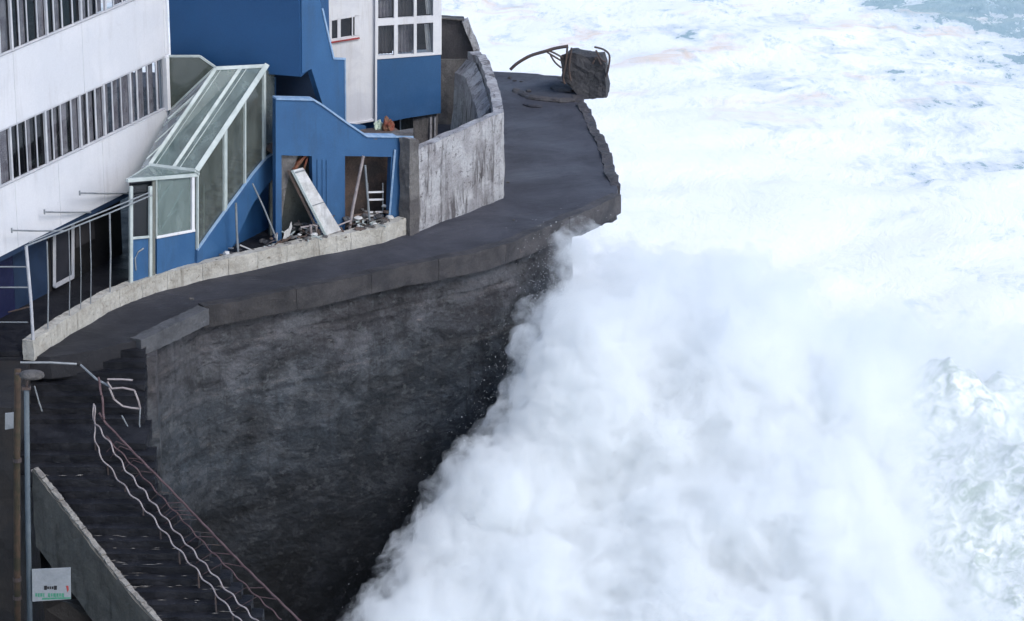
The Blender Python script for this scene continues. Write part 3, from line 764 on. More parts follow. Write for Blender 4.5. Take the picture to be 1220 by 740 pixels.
# ============================================================ DAMAGED FITTINGS BY THE DOORWAYS
t = thing('leaning_door', 'dirty white door leaf leaning out of the left broken doorway', 'door', Cc(385, 275))
quad = [Cc(349, 202) + Cc.n*.05, Cc(360, 199) + Cc.n*.05, Cc(394.5, 266) + Cc.n*.62, Cc(378, 272) + Cc.n*.62]
nn = (quad[1] - quad[0]).cross(quad[3] - quad[0]).normalized()
c = MB(); c.plate([quad], nn * .04); c.build('leaf', MT['board'], t)
c = MB(); c.beam(quad[0] - Cc.d*.04, quad[3] - Cc.d*.04 , .05, .06); c.build('stile', MT['frame'], t)
c = MB(); c.beam(quad[0] - Cc.d*.14 + D2*.05, quad[3] - Cc.d*.16 + D2*.1, .05, .05); c.build('stile', MT['brown'], t)
c = MB(); c.beam(lerp(quad[0], quad[3], .04) + nn*-.01, lerp(quad[1], quad[2], .04) + nn*-.01, .03, .03); c.beam(lerp(quad[0], quad[3], .55) - nn*.01, lerp(quad[1], quad[2], .55) - nn*.01, .012, .02); c.build('rail', MT['metal'], t)
KY = lambda px, py, dy=.0: AY(px, py, kerb_at(px).y + .35 + dy)
t = thing('twisted_frame', 'twisted pale metal frame lying on the kerb between the broken doorways', 'metal frame', KY(395, 285))
for pts, r in (([(372, 268), (388, 271), (402, 269), (417, 263)], .022), ([(380, 274), (400, 275), (416, 278)], .022), ([(394, 268), (408, 276), (418, 279)], .018), ([(370, 268), (371, 290)], .035), ([(377, 270), (378, 290)], .03), ([(380, 276), (396, 280), (409, 286)], .02), ([(358, 271), (371, 269)], .02)):
    c = MB(); c.tube([KY(x, y, .05 * (i % 2)) for i, (x, y) in enumerate(pts)], r); c.build('bar', MT['rail'], t)
for nm, lab, pts, r, mt in (
    ('bent_post', 'tall pale post leaning right in front of the right doorway', [(433, 186), (427, 215), (420, 250), (415, 282)], .04, 'rail'),
    ('bent_post', 'thin grey post standing upright inside the right doorway', [(435, 197), (438, 235), (440, 260), (444, 283)], .03, 'metal'),
    ('bent_post', 'thin slanted rod leaning on the wall left of the leaning door', [(301, 219), (314, 247), (325, 274), (334, 297)], .022, 'metal'),
    ('bent_post', 'thin upright post in front of the blue stair skirting', [(281, 242), (282, 275), (284, 306)], .03, 'metal')):
    pp = [KY(x, y, .12) for x, y in pts]
    tt = thing(nm, lab, 'post', pp[-1], 'bent posts along the kerb')
    c = MB(); c.tube(pp, r); c.build('tube', MT[mt], tt)
    e = pp[-1]
    c = MB(); c.box((e.x - .07, e.y - .07, e.z - .03), (e.x + .07, e.y + .07, e.z + .02)); c.build('foot_plate', MT['rust'], tt)
t = thing('wall_ladder', 'short pale ladder standing inside the right broken doorway', 'ladder', Cc(452, 270))
for px in (444, 462):
    c = MB(); c.beam(Cc(px, 222) + D2*.3, Cc(px, 272) + D2*.3, .03, .03); c.build('rail', MT['metal'], t)
for py in (232, 241, 256, 260):
    c = MB(); c.beam(Cc(444, py + .5) + D2*.27, Cc(462, py) + D2*.27, .045, .04); c.build('rung', MT['white'], t)
# rubble behind the kerb: individual pieces
random.seed(11)
heaps = {}
for key, lab, cx_ in (('left', 'grey and white rubble heap spilling out under the leaning door', 366), ('right', 'rubble heap at the foot of the right broken doorway', 440), ('kerb', 'thin scatter of debris along the kerb below the stair skirting', 300)):
    heaps[key] = (thing('rubble_heap', lab, 'rubble', kerb_at(cx_) + Vector((0, .4, .42)), 'rubble heaps behind the kerb'), {})
for k in range(150):
    cl = random.random()
    key = 'left' if cl < .5 else ('right' if cl < .86 else 'kerb')
    px = random.gauss(366, 18) if cl < .5 else (random.gauss(440, 17) if cl < .86 else random.uniform(255, 330)); px = min(478, max(240, px)); kp = kerb_at(px)
    r = random.uniform(.03, .12)
    back = random.uniform(.12, 1.0)
    p = kp + Vector((random.uniform(-.1, .1), back, .40 + r * .3 + (back * .33 if cl < .86 else 0) * random.random()))
    if k % 3 == 0:
        a = random.uniform(0, 3.1); L = random.uniform(.15, .6)
        dvv = Vector((math.cos(a), math.sin(a), random.uniform(-.3, .7))).normalized() * L
        o = MB(); o.beam(p - dvv/2, p + dvv/2, random.uniform(.02, .06), random.uniform(.01, .04)); mk_ = random.choice(('board', 'rail', 'rubble', 'brown', 'frame')); nm = 'splinters'
    else:
        o = stone(p, r, None); mk_ = random.choice(('rubble', 'rubble', 'ruindk', 'chunk', 'brown', 'board')); nm = 'stones'
    heaps[key][1].setdefault((nm, mk_), MB()).add(o.v, o.f)
for key, (t_, d_) in heaps.items():
    for (nm, mk_), mb in d_.items():
        mb.build(nm, MT[mk_], t_)['kind'] = 'stuff'
p = KY(345, 284); o = MB(); o.plate([[KY(337, 286), KY(339, 276), KY(344, 272), KY(347, 264), KY(348, 270), KY(345, 281), KY(339, 285)]], (0, .03, 0)); o.origin = p
tag(o.build('torn_sheet', MT['board']), 'torn white sheet sticking up at the foot of the left doorway', 'debris')

# ============================================================ WHITE HOUSE
DY0, DY1 = 87.6, 88.4
PD = Plane(pxy(411, DY0, 3), pxy(524, DY1, 3))
wh = thing('white_house', 'narrow white and blue house with small windows behind the blue flank', 'house', PD(470, 150))
DN = -PD.n
o1 = [(376, -90), (376, 100), (398, 151), (411, 148.3), (446.5, 142), (446.5, -90)]
hw1 = [(394, 24), (394, 49), (428, 43), (428, 17.5)]
c = MB(); c.plate([[PD(x, y) for x, y in o1], [PD(x, y) for x, y in hw1]], DN * .2); c.build('white_wall', MT['white'], wh)
wn = MB()
for a, b, w_ in (((394, 24), (394, 49), .06), ((404, 22), (404, 47), .09), ((420, 19), (420, 45), .03), ((426, 18), (426, 43), .16), ((393, 24), (428, 18), .05), ((393, 48.5), (428, 43), .06)):
    wn.beam(PD(*a) + DN*.03, PD(*b) + DN*.03, w_, .07, up=PD.n) if a[0] == b[0] else wn.beam(PD(*a) + DN*.03, PD(*b) + DN*.03, .07, w_)
w1 = wn.build('window', MT['white'], wh)
for (a, b) in ((395, 404), (404, 420)):
    pane([PD(x, y) + DN*.06 for x, y in [(a, 24), (b, 21), (b, 46), (a, 49)]], 'glass', name='pane', off=DN * .01, parent=w1)
c = MB(); c.beam(PD(393, 50.5) + PD.n*.02, PD(428, 45) + PD.n*.02, .08, .03); c.build('sill', MT['red'], wh)
c = MB(); c.plate([[PD(x, y) + DN * .5 for x, y in [(385, -60), (385, 70), (530, 64), (530, -60)]]], DN * .05); c.build('room_back', MT['dark'], wh)
# blue panel and window wall
c = MB(); c.plate([[PD(x, y) + PD.n*.06 for x, y in [(447, 67), (447, 147.5), (490, 139), (524.5, 134), (524.5, 63)]]], DN * .2); c.build('blue_panel', MT['blue'], wh, rough=(.5, .004, 2))
wo = [(446, -70), (446, 70), (525, 64), (525, -70)]
holes = []
rows = [(-27, -10), (-6, 22), (30, 66)]
def sl(px, y): return y - (px - 449) * .062
for (ya, yb) in rows:
    for xa, xb in ((449.5, 468.5), (473, 492), (495.5, 515)):
        holes.append([(xa, sl(xa, ya)), (xa, sl(xa, yb)), (xb, sl(xb, yb)), (xb, sl(xb, ya))])
c = MB(); c.plate([[PD(x, y) + PD.n*.09 for x, y in wo]] + [[PD(x, y) + PD.n*.09 for x, y in h] for h in holes], DN * .1)
wf = c.build('window_frame', MT['white'], wh)
for i, h in enumerate(holes):
    pane([PD(x, y) + PD.n*.03 for x, y in h], 'glass', name='pane', off=DN * .01, parent=wf)
    if i % 3 != 2 or i < 3:
        A, B = PD(*h[1]) + DN*.12, PD(*h[2]) + DN*.12; hh = (PD(*h[0]) - PD(*h[1])).z
        cu = MB(); cu.grid(lambda u, v: lerp(A, B, u) + DN * (.02 * math.sin(u * 30 + i)) + Vector((0, 0, hh * v)), 24, 1); cu.build('curtain', MT['curtain'] if i % 2 else MT['shade'], wf, smooth=True)
    else:
        A, B = PD(*h[1]) + DN*.12, PD(*h[2]) + DN*.12; hh = (PD(*h[0]) - PD(*h[1])).z
        cu = MB(); cu.grid(lambda u, v: lerp(A, B, .72 + .28 * u - .12 * v) + DN * (.02 * math.sin(u * 12)) + Vector((0, 0, hh * v * .9)), 8, 4); cu.build('curtain', MT['board'], wf, smooth=True)
c = MB(); c.beam(PD(447, 147) + PD.n*.07, PD(447, 66) + PD.n*.07, .05, .06, up=PD.n); c.beam(PD(411.5, 148.5) + PD.n*.02, PD(447, 142.5) + PD.n*.02, .06, .05); c.build('edge_trim', MT['white'], wh)
# right side wall of the house, going back
q0, q1 = PD(524.8, 134), PD(524.8, -70)
c = MB(); c.plate([[q0 + DN*.12, q1 + DN*.12, q1 + DN * 4, q0 + DN * 4]], (-.15, 0, 0)); c.build('side_wall', MT['white'], wh)
c = MB(); c.plate([[PD(x, y) + DN * .05 for x, y in [(449, 144), (524, 134), (524, 132), (449, 142)]]], DN * 3.5); c.build('soffit', MT['shadownavy'], wh)
c = MB(); c.plate([[PD(x, y) + DN * .1 for x, y in [(493, 137), (523, 133), (523, 215), (493, 215)]]], DN * 1.2); c.build('concrete_pier', MT['ruindk'], wh, rough=(.25, .04, 2))
c = MB(); c.beam(PD(514, 140) + DN*.08, PD(514, 185) + DN*.08, .06, .06, up=PD.n); c.beam(PD(519, 140) + DN*.08, PD(519, 180) + DN*.08, .05, .06, up=PD.n); c.build('downpipe', MT['ruin'], wh)
c = MB(); c.plate([[PD(x, y) + DN * 1.6 for x, y in [(430, 130), (495, 130), (495, 220), (430, 220)]]], DN * .2); c.build('underfloor_wall', MT['shade'], wh)
PU = behind(PD, .7)
c = MB(); c.plate([[PU(x, y) for x, y in [(395, 138), (452, 138), (452, 200), (395, 200)]]], DN * .2); c.build('lower_blue_wall', MT['shadowblue'], wh)
# debris heap on the ledge left of the pier
p = PD(456, 160)
LZ = Cc(460, 163.5).z
ledge = MB(); a, b = Cc(437, 163), Cc(492, 163.5)
ledge.plate([[Vector((a.x, a.y, LZ)), Vector((b.x, b.y, LZ)), Vector((b.x, b.y + .45, LZ)), Vector((a.x, a.y + .45, LZ))]], (0, 0, -.1)); ledge.build('flat_roof', MT['ruindk'], lw)
def crumple(px0, py0, px1, py1, y, mat, name, label, cat):
    P00, P11 = AY(px0, py1, y), AY(px1, py0, y)
    cx, cz = (P00 + P11) / 2, None
    bm = bmesh.new(); bmesh.ops.create_icosphere(bm, subdivisions=3, radius=1)
    sx_, sz_ = abs(P11.x - P00.x) / 2, abs(P11.z - P00.z) / 2
    vv = []
    for v in bm.verts:
        k = 1 + .5 * noise.noise(v.co * 1.8 + Vector((px0, 0, 0))) + .2 * noise.noise(v.co * 5)
        vv.append(Vector((v.co.x * sx_ * k, v.co.y * .2 * k, v.co.z * sz_ * k)) + (P00 + P11) / 2)
    ff = [[v.index for v in f.verts] for f in bm.faces]; bm.free()
    m_ = MB(); m_.add(vv, ff); m_.origin = (P00 + P11) / 2
    return tag(m_.build(name, mat), label, cat)
crumple(446, 145, 458, 161, 83.6, MT['yellow'], 'crumpled_sheet', 'pale green crumpled sheet on the ledge under the white house', 'sheet')
crumple(455, 141, 469, 162, 83.5, MT['orange'], 'rusty_rubble', 'rusty red rubble heap on the ledge under the white house', 'rubble')

# ============================================================ RUINED WALL
rw = thing('ruined_wall', 'stained whitewashed wall standing out onto the deck at its right end', 'wall', AZ(487, 280))
e0, e1 = AZ(486, 281), AZ(600, 236)
PE = Plane((e0.x, e0.y), (e1.x, e1.y))
fr = [(488, 300), (488, 165), (497, 165), (499, 178.5), (524, 167), (560, 151), (600, 133.5), (600, 250)]
c = MB(); c.plate([[PE(x, y) for x, y in fr]], -PE.n * .25); c.build('front_wall', MT['ruin'], rw, rough=(.2, .035, 1.7))
c = MB(); c.plate([[PE(x, y) + PE.n*.05 for x, y in [(486.5, 285), (486.5, 166), (497, 166), (498, 282)]]], -PE.n * .35); c.build('end_pier', MT['ruindk'], rw, rough=(.15, .03, 3))
# side wall going back, top rising in steps (seen from inside)
sp = [AY(600, 133.5, e1.y + .1), AY(598, 117, 87.2), AY(589.5, 89, 89.2), AY(579.5, 65, 91.0), AY(568, 60.5, 92.0)]
side_in = [p + Vector((-.26, 0, 0)) for p in sp]
m_ = MB()
nn_ = len(sp)
vs = []
for p in sp: vs += [p, Vector((p.x, p.y, -.1)), p + Vector((-.27, -.05, 0)), Vector((p.x - .27, p.y - .05, -.1))]
fs = []
for i in range(nn_ - 1):
    a, b = i * 4, i * 4 + 4
    fs += [(a, a+1, b+1, b), (a+2, b+2, b+3, a+3), (a, b, b+2, a+2)]
fs += [(0, 2, 3, 1), ((nn_-1)*4, (nn_-1)*4+1, (nn_-1)*4+3, (nn_-1)*4+2)]
m_.add(vs, fs); m_.build('side_wall', MT['ruin'], rw, rough=(.25, .06, 1.6))
# inner thickening buttress, darker, on the inside of the side wall
vs = []
for p in sp[1:]: vs += [p + Vector((-.3, 0, -.25)), p + Vector((-.62, -.1, -.6)), Vector((p.x - .75, p.y - .1, -.1)), Vector((p.x - .3, p.y, -.1))]
fs = []
for i in range(nn_ - 2):
    a, b = i * 4, i * 4 + 4
    fs += [(a, b, b+1, a+1), (a+1, b+1, b+2, a+2), (a+2, b+2, b+3, a+3), (a, a+3, b+3, b)]
fs += [(0, 1, 2, 3), tuple(reversed([(nn_-2)*4 + k for k in range(4)]))]
m_ = MB(); m_.add(vs, fs); m_.build('inner_buttress', MT['ruin'], rw, rough=(.25, .035, 1.1))
# back wall with dark panel
by = 92.6
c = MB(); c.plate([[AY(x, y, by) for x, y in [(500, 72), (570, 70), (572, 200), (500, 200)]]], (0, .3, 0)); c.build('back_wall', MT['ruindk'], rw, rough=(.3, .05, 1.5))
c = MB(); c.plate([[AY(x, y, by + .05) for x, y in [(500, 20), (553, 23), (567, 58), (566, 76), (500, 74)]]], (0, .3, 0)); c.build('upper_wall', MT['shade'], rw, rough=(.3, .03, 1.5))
c = MB(); c.beam(AY(554, 24, by), AY(569, 61, by), .16, .3, up=(0, 1, 0)); c.build('sloping_cap', MT['ruin'], rw, rough=(.15, .03, 2.5))
c = MB(); c.beam(AY(524, 21, by - .02), AY(553, 23.5, by - .02), .10, .04); c.build('top_trim', MT['ruindk'], rw)

# ============================================================ TIP: broken block with bent bars
cy = 95.6
bk = thing('concrete_block', 'broken block of dark concrete tipped over the far end of the promenade', 'concrete block', AY(695, 118, cy))
shape = [(669, 93), (670, 68), (680, 65), (700, 66), (717, 70), (721, 80), (722, 114), (693, 121), (684, 109)]
c = MB(); c.plate([[AY(x, y, cy) for x, y in shape]], (.12, .75, -.05)); c.build('block_body', MT['chunk'], bk, rough=(.12, .09, 2.0))
def bars(lst, r, base=bk, y=cy - .05, mat='rust', name='bent_bar'):
    for pts in lst:
        P = [AY(x, yy, y) for x, yy in pts]
        # smooth the path
        Q = []
        for i in range(len(P) - 1):
            p0, p1, p2, p3 = P[max(i-1, 0)], P[i], P[i+1], P[min(i+2, len(P)-1)]
            for k in range(5):
                t_ = k / 5
                Q.append(.5 * ((2*p1) + (p2-p0)*t_ + (2*p0-5*p1+4*p2-p3)*t_*t_ + (3*p1-p0-3*p2+p3)*t_**3))
        Q.append(P[-1])
        c = MB(); c.tube(Q, r, 6); c.build(name, MT[mat], base)
bars([[(608, 83), (617, 75), (632, 66.5), (650, 61), (662, 57.5), (677, 55)]], .05)
bars([[(650, 61), (658, 66), (668, 72)], [(655, 64), (661, 74), (669, 81)], [(652, 60), (660, 63), (671, 69)]], .028)
bars([[(708, 56), (719, 59), (726, 66), (725, 80), (722, 92)], [(710, 60), (716, 70), (722, 74)], [(706, 76), (711, 68), (716, 77)], [(676, 56), (674, 75), (671, 92), (673, 100)], [(681, 57), (678, 80), (680, 96)]], .03, y=cy - .12)
# rubble ridges and loose bar on the far deck
t = thing('rubble_ridge', 'low ridge of broken screed across the deck in front of the tipped block', 'rubble', AZ(650, 118))
def ridge(pts, w_, h_, name, mat, z=.02):
    P = [AZ(x, y, z) for x, y in pts]; c = MB()
    c.tube(P, [w_ * (.6 + .4 * math.sin(math.pi * (i + .5) / len(P))) for i in range(len(P))], 8)
    c.v = [Vector((v.x, v.y, z + (v.z - z) * h_)) for v in c.v]
    c.build(name, MT[mat], t, rough=(.12, .05, 3))
ridge([(613, 108), (622, 112), (632, 117), (648, 119), (668, 120), (684, 119)], .14, .6, 'ridge', 'coping')
ridge([(625, 124), (632, 126), (645, 127)], .10, .5, 'ridge', 'deck')
ridge([(660, 103), (672, 106), (684, 108)], .25, .4, 'ridge', 'coping')
for px, py, r, lab in ((607, 93, .07, 'dark stone on the far deck edge right below the tip of the bent bar'), (613, 96, .06, 'small dark stone just right of the one under the bent bar'), (621, 97, .05, 'tiny dark stone on the far deck, rightmost of three under the bent bar'),
                       (630, 108, .09, 'larger dark stone lying against the rubble ridge'), (605, 217, .05, 'small grey stone at the foot of the ruined wall corner'), (612, 262, .04, 'small grey stone alone on the deck near the outer lip'), (228, 356, .06, 'small grey stone on the dark deck near the pale end beam')):
    p = AZ(px, py, r * .3); o = stone(p, r, None); o.origin = p
    tag(o.build('loose_stone', MT['rubble'] if py > 200 else MT['chunk']), lab, 'stone', 'loose stones on the deck')

# ============================================================ STAIRS
st = thing('stone_stairs', 'wet black stone stairs descending from the promenade to the lower left', 'stairs', Vector((-10, 73, -1)))
n1 = 7
random.seed(3)
def right_x(y): return lerp(-9.35, -5.0, (72.6 - y) / 5.8)
for i in range(n1):
    z = -.17 * (i + 1) + .0; y = 74.9 - .30 * i
    xl = -11.6; xr = pxy(168, y, z)[0] + .12
    c = MB(); c.box((xl, y - .31, z - .35), (xr, y + .25 , z)); c.build('step', MT['step'], st, rough=(.22, .025, 3))
zl = -.17 * n1 - .12; y = 74.9 - .3 * n1
c = MB(); c.box((-11.6, y - 1.2, zl - .4), (pxy(180, y, zl)[0], y + .2, zl)); c.build('landing', MT['step'], st, rough=(.25, .03, 2.5))
y0 = y - 1.2; z0 = zl
def par_y(py):
    T_ = math.tan(PITCH + math.atan((py - 370) / FPX)); return (28 - z0 - .30 + .548 * y0) / (T_ + .548)
top_px = [(38, 560), (80, 613), (112, 655), (140, 692), (175, 731), (215, 778)]
T = [AY(x, yy, par_y(yy)) for x, yy in top_px]
def stair_left(y_):
    for a, b in zip(T, T[1:]):
        if y_ >= b.y: return lerp(a.x, b.x, (y_ - a.y) / (b.y - a.y))
    return T[-1].x + (T[-1].x - T[-2].x) * (T[-1].y - y_) / (T[-2].y - T[-1].y)
for i in range(24):
    z = z0 - .17 * (i + 1); y = y0 - .31 * i
    rx = pxy(max(lerp(150, 345, i / 15.5), 186 if i < 4 else 0), y, z)[0]; lx = stair_left(y - .34) + .17
    c = MB(); c.box((lx, y - .32, z - .5), (rx, y + .2, z)); c.build('step', MT['step'], st, rough=(.2, .022, 3.3))
# foam flecks and painted wet glints lying on the treads
fl = MB()
for k in range(90):
    i = random.choice((2, 3, 7, 8, 9, 9, 10, 10, 11, 11, 12, 13, 14, 17)); z = z0 - .17 * (i + 1) + .022; y = y0 - .31 * i - random.uniform(.0, .28)
    a_, b_ = stair_left(y) + .3, pxy(lerp(150, 345, i / 15.5), y, z)[0] - .2
    x = a_ + (b_ - a_) * random.random() ** 1.6; w2 = random.uniform(.02, .15) * (1.6 if 8 < i < 15 and x < a_ + .9 else .8); h2 = random.uniform(.008, .022)
    fl.add([(x - w2, y, z), (x, y - h2, z + .004), (x + w2, y, z), (x, y + h2, z + .004)], [(0, 1, 2, 3)])
o = fl.build('foam_glint_flecks', MT['ppale'], st); o['kind'] = 'stuff'
# left parapet: sloping wall with ragged pale top
pp = thing('stair_parapet', 'sloping olive grey parapet wall with ragged pale top beside the stairs', 'parapet', AY(60, 600, 70))
fs_ = MB()
lo = [Vector((p.x, p.y, p.z - 1.9)) for p in T]
inn = Vector((.14, .10, 0))
fs_.plate([T + list(reversed(lo))], inn); fs_.build('parapet_face', MT['parapet'], pp, rough=(.2, .03, 2.2))
for a, b in zip(T, T[1:]):
    m = 4
    for k in range(m):
        p, q_ = lerp(a, b, k / m), lerp(a, b, (k + .96) / m)
        c = MB(); c.beam(p + inn * .55 + Vector((0, 0, .02)), q_ + inn * .55 + Vector((0, 0, .02 + random.uniform(-.01, .03))), .13, .05); c.build('capping', MT['ppale'], pp, rough=(.06, .028, 7))
# lower dark building mass at the far left
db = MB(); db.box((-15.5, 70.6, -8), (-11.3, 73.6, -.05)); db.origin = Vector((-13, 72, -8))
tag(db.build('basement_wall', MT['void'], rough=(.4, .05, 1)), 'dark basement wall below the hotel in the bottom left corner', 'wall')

# ============================================================ RAILINGS
hr = thing('stair_handrail', 'collapsed handrail of wavy pale bars and a faded red rail beside the stairs', 'handrail', AY(120, 500, 71.5))
def wavy(pts, ys_, r, mat, amp, name, wl=.26, ph=0):
    P = [AY(x, yy, d_) for (x, yy), d_ in zip(pts, ys_)]; Q = []; s_ = 0
    for a, b in zip(P, P[1:]):
        m = max(2, int((b - a).length / .045))
        for k in range(m):
            p = lerp(a, b, k / m); s_ += (b - a).length / m
            Q.append(p + Vector((amp * .8, 0, amp)) * math.sin(s_ / wl * 2 * math.pi * .5 + ph + .8 * noise.noise(p)) + Vector((0, 0, amp * .6)) * noise.noise(p * 3))
    Q.append(P[-1]); c = MB(); c.tube(Q, r, 6); return c.build(name, MT[mat], hr, smooth=True), Q
_, W1 = wavy([(112, 483), (114, 505), (128, 524), (150, 560), (175, 590), (205, 628), (240, 668), (275, 708), (300, 734), (330, 765)], [72.0, 71.7, 71.3, 70.7, 70.1, 69.3, 68.4, 67.6, 67.0, 66.2], .019, 'rail', .024, 'wavy_bar')
_, W2 = wavy([(111, 482), (113, 520), (118, 540), (134, 562), (150, 582), (178, 612), (210, 652), (245, 692), (270, 722), (300, 755)], [72.0, 71.6, 71.2, 70.8, 70.3, 69.6, 68.7, 67.8, 67.1, 66.3], .019, 'rail', .024, 'wavy_bar', ph=2, wl=.31)
_, W3 = wavy([(118, 492), (125, 503), (160, 540), (200, 580), (240, 622), (290, 674), (347, 730), (400, 780)], [71.8, 71.7, 71.0, 70.2, 69.3, 68.2, 66.9, 65.8], .028, 'redrail', .004, 'top_rail')
_, W4 = wavy([(117, 450), (121, 470), (124, 500)], [72.2, 71.9, 71.7], .03, 'redrail', .01, 'bent_end')
_, W5 = wavy([(126, 520), (165, 562), (205, 606), (250, 655), (300, 705), (335, 738)], [71.4, 70.7, 69.9, 68.9, 67.8, 67.0], .018, 'redrail', .015, 'mid_rail')
for k in range(3, 56):
    if random.random() < .62: continue
    f = k / 56
    p = W3[int(f * (len(W3) - 1))]; q_ = W1[min(len(W1) - 1, int(f * 1.03 * (len(W1) - 1)))]
    tilt = Vector((random.uniform(-.05, .05), 0, random.uniform(-.05, .05)))
    c = MB(); c.tube([p, lerp(p, q_, .5) + tilt, q_ + Vector((0, 0, -.35)) + tilt], .008, 5); c.build('baluster', MT['redrail'] if k % 3 else MT['rust'], hr)
for k in range(0, 9):
    q_ = W2[int((.1 + k * .1) * (len(W2) - 1))]
    c = MB(); c.tube([q_, q_ + Vector((.02, 0, -.55))], .02, 5); c.build('stanchion', MT['rust'], hr)
# broken guard rail at the stair head
gr = thing('broken_guard_rail', 'broken grey guard rail hanging loose at the head of the stairs', 'railing', AY(100, 435, 73.4))
def gp_(lst, r, mat, name, y=73.2):
    for pts in lst:
        P = [AY(p[0], p[1], p[2] if len(p) > 2 else y) for p in pts]; c = MB(); c.tube(P, r, 6); c.build(name, MT[mat], gr)
gp_([[(24, 432, 73.0), (60, 432, 73.2), (95, 434, 73.4)], [(95, 434, 73.4), (115, 452, 73.0), (132, 461, 72.8)]], .028, 'metal', 'top_rail')
gp_([[(128, 455), (133, 463), (146, 462), (160, 465)], [(160, 465), (165, 478), (167, 487)], [(136, 476), (146, 484), (156, 486), (166, 487)], [(130, 462), (136, 476)], [(128, 452), (145, 452), (158, 453)]], .024, 'rail', 'bent_bar', 72.8)
gp_([[(167, 487), (166, 505), (170, 528)], [(145, 495), (152, 508)], [(41, 460), (46, 478), (50, 490)]], .018, 'metal', 'hanging_bar', 72.6)
c = stone(AY(94, 434, 73.4), .07, None); c.build('joint', MT['void'], gr)
# terrace railing over the kerb
tr_ = thing('terrace_railing', 'thin grey railing on the kerb in front of the dark ground floor', 'railing', kerb_at(60) + Vector((0, .15, .5)))
def KT(px, py, dy=.14): return AY(px, py, kerb_at(px).y + dy)
c = MB(); c.tube([KT(30, 293.5), KT(80, 274), KT(130, 254), KT(181, 232.5)], .02); c.build('top_rail', MT['metal'], tr_)
c = MB(); c.tube([KT(34, 290) + Vector((0, .05, .0)), KT(100, 262)+ Vector((0, .05, .0)), KT(178, 230)+ Vector((0, .05, 0))], .018); c.build('top_rail', MT['metal'], tr_)
for px, y0_, px2, y1_, r in ((31, 293, 40.5, 424, .038), (56, 288, 57, 392, .018), (107, 262, 108, 370, .014), (130.6, 254, 131, 352, .022), (82, 274, 82.5, 378, .012), (95, 268, 96, 374, .011)):
    a, b = KT(px, y0_), KT(px2, y1_)
    c = MB(); c.tube([a, lerp(a, b, .5) + Vector((.02, 0, 0)), b], r); c.build('post', MT['frameg'] if r > .03 else MT['metal'], tr_)
for py in (318, 342.5, 384):
    c = MB(); c.tube([AY(-20, py, 74.4), AY(33, py, 74.2)], .018); c.build('rail', MT['metal'], tr_)
c = MB(); c.tube([AY(10, 372, 74.4), AY(34, 366, 74.2)], .018); c.build('rail', MT['brown'], tr_)

# ============================================================ POLES AND SIGN (bottom left)
PY = 66.5
sp_ = thing('sign_pole', 'slim blue grey metal pole carrying a small white sign', 'pole', AY(36, 760, PY))
c = MB(); c.tube([AY(31.5, 462, PY), AY(33, 600, PY), AY(36.5, 790, PY)], .058, 10); c.build('shaft', surf('blue_grey_pole', (.085, .11, .13), (.11, .135, .155), (.06, .055, .05), pscale=3, bump=.1), sp_, smooth=True)
c = MB(); c.box(*(lambda p: ((p.x - .09, p.y - .07, p.z - .03), (p.x + .09, p.y + .07, p.z + .03)))(AY(31.5, 462, PY))); c.build('cap', MT['rust'], sp_)
sg = thing('notice_sign', 'small white rectangular sign with black and green print on the blue grey pole', 'sign', AY(60, 716, PY - .1))
sy = PY - .09
c = MB(); c.plate([[AY(x, y, sy) for x, y in [(38, 678.5), (84, 676.5), (84.5, 714), (38.5, 717)]]], (0, .03, 0)); c.build('board', surf('sign_face', (.27, .29, .31), (.23, .25, .27), pscale=2, bump=0), sg, bevel=.004)
def mark(pts, mat):
    c = MB(); c.plate([[AY(x, y, sy - .004) for x, y in pts]], (0, .003, 0)); c.build('print_mark', MT[mat], sg)
for x, w_, h_ in ((52.5, 3.6, 5), (56.5, 1.8, 3), (59, 1.8, 3.4), (61.5, 2.2, 3.2), (64.2, 3.6, 5)):
    mark([(x, 700.5 - h_/2), (x + w_, 700.3 - h_/2), (x + w_, 700.3 + h_/2), (x, 700.5 + h_/2)], 'black')
for x, w_ in ((42, 2.2), (45, 2.2), (48, 2.6), (51.3, 1.6), (57, 2.6), (60.4, 2.2), (63.4, 3), (67.2, 2.4), (70.4, 2.2), (73.3, 3)):
    mark([(x, 707), (x + w_, 706.8), (x + w_, 710.8 + (int(x) % 2)), (x, 711 )], 'green')
mark([(50, 712.4), (84, 711.6), (84.2, 713.3), (50, 714.6)], 'green'); mark([(78.5, 698), (81.5, 698), (82, 703), (80, 706), (79.5, 702)], 'red')
rp = thing('rusty_pole', 'rusty brown pole standing left of the blue grey sign pole', 'pole', AY(20, 790, 67))
c = MB(); c.tube([AY(21, 440, 67), AY(20, 560, 67), AY(20.5, 700, 67), AY(21.5, 800, 67)], .075, 10); c.build('shaft', surf('rusty_pole_paint', (.075, .045, .028), (.04, .035, .02), (.02, .018, .015), pscale=2.5, bump=.4), rp, smooth=True)
for py in (548, 690, 712):
    p = AY(20.5, py, 67); c = MB(); c.tube([p - Vector((0, 0, .04)), p + Vector((0, 0, .04))], .095, 10); c.build('collar', MT['rust'], rp)
lp = thing('lamp_head', 'rounded pale lamp head on a short bracket above the sign pole', 'lamp', AY(38, 450, PY - .05))
bm_ = stone(AY(38, 447.5, PY - .05), .25, None); ctr = AY(38, 447.5, PY - .05)
c = MB(); bm = bmesh.new(); bmesh.ops.create_uvsphere(bm, u_segments=20, v_segments=10, radius=1)
c.add([Vector((v.co.x * .27, v.co.y * .17, v.co.z * .09 + (.03 if v.co.z > 0 else 0))) + ctr for v in bm.verts], [[v.index for v in f.verts] for f in bm.faces]); bm.free()
c.build('lamp_shade', MT['rubble'], lp, smooth=True)
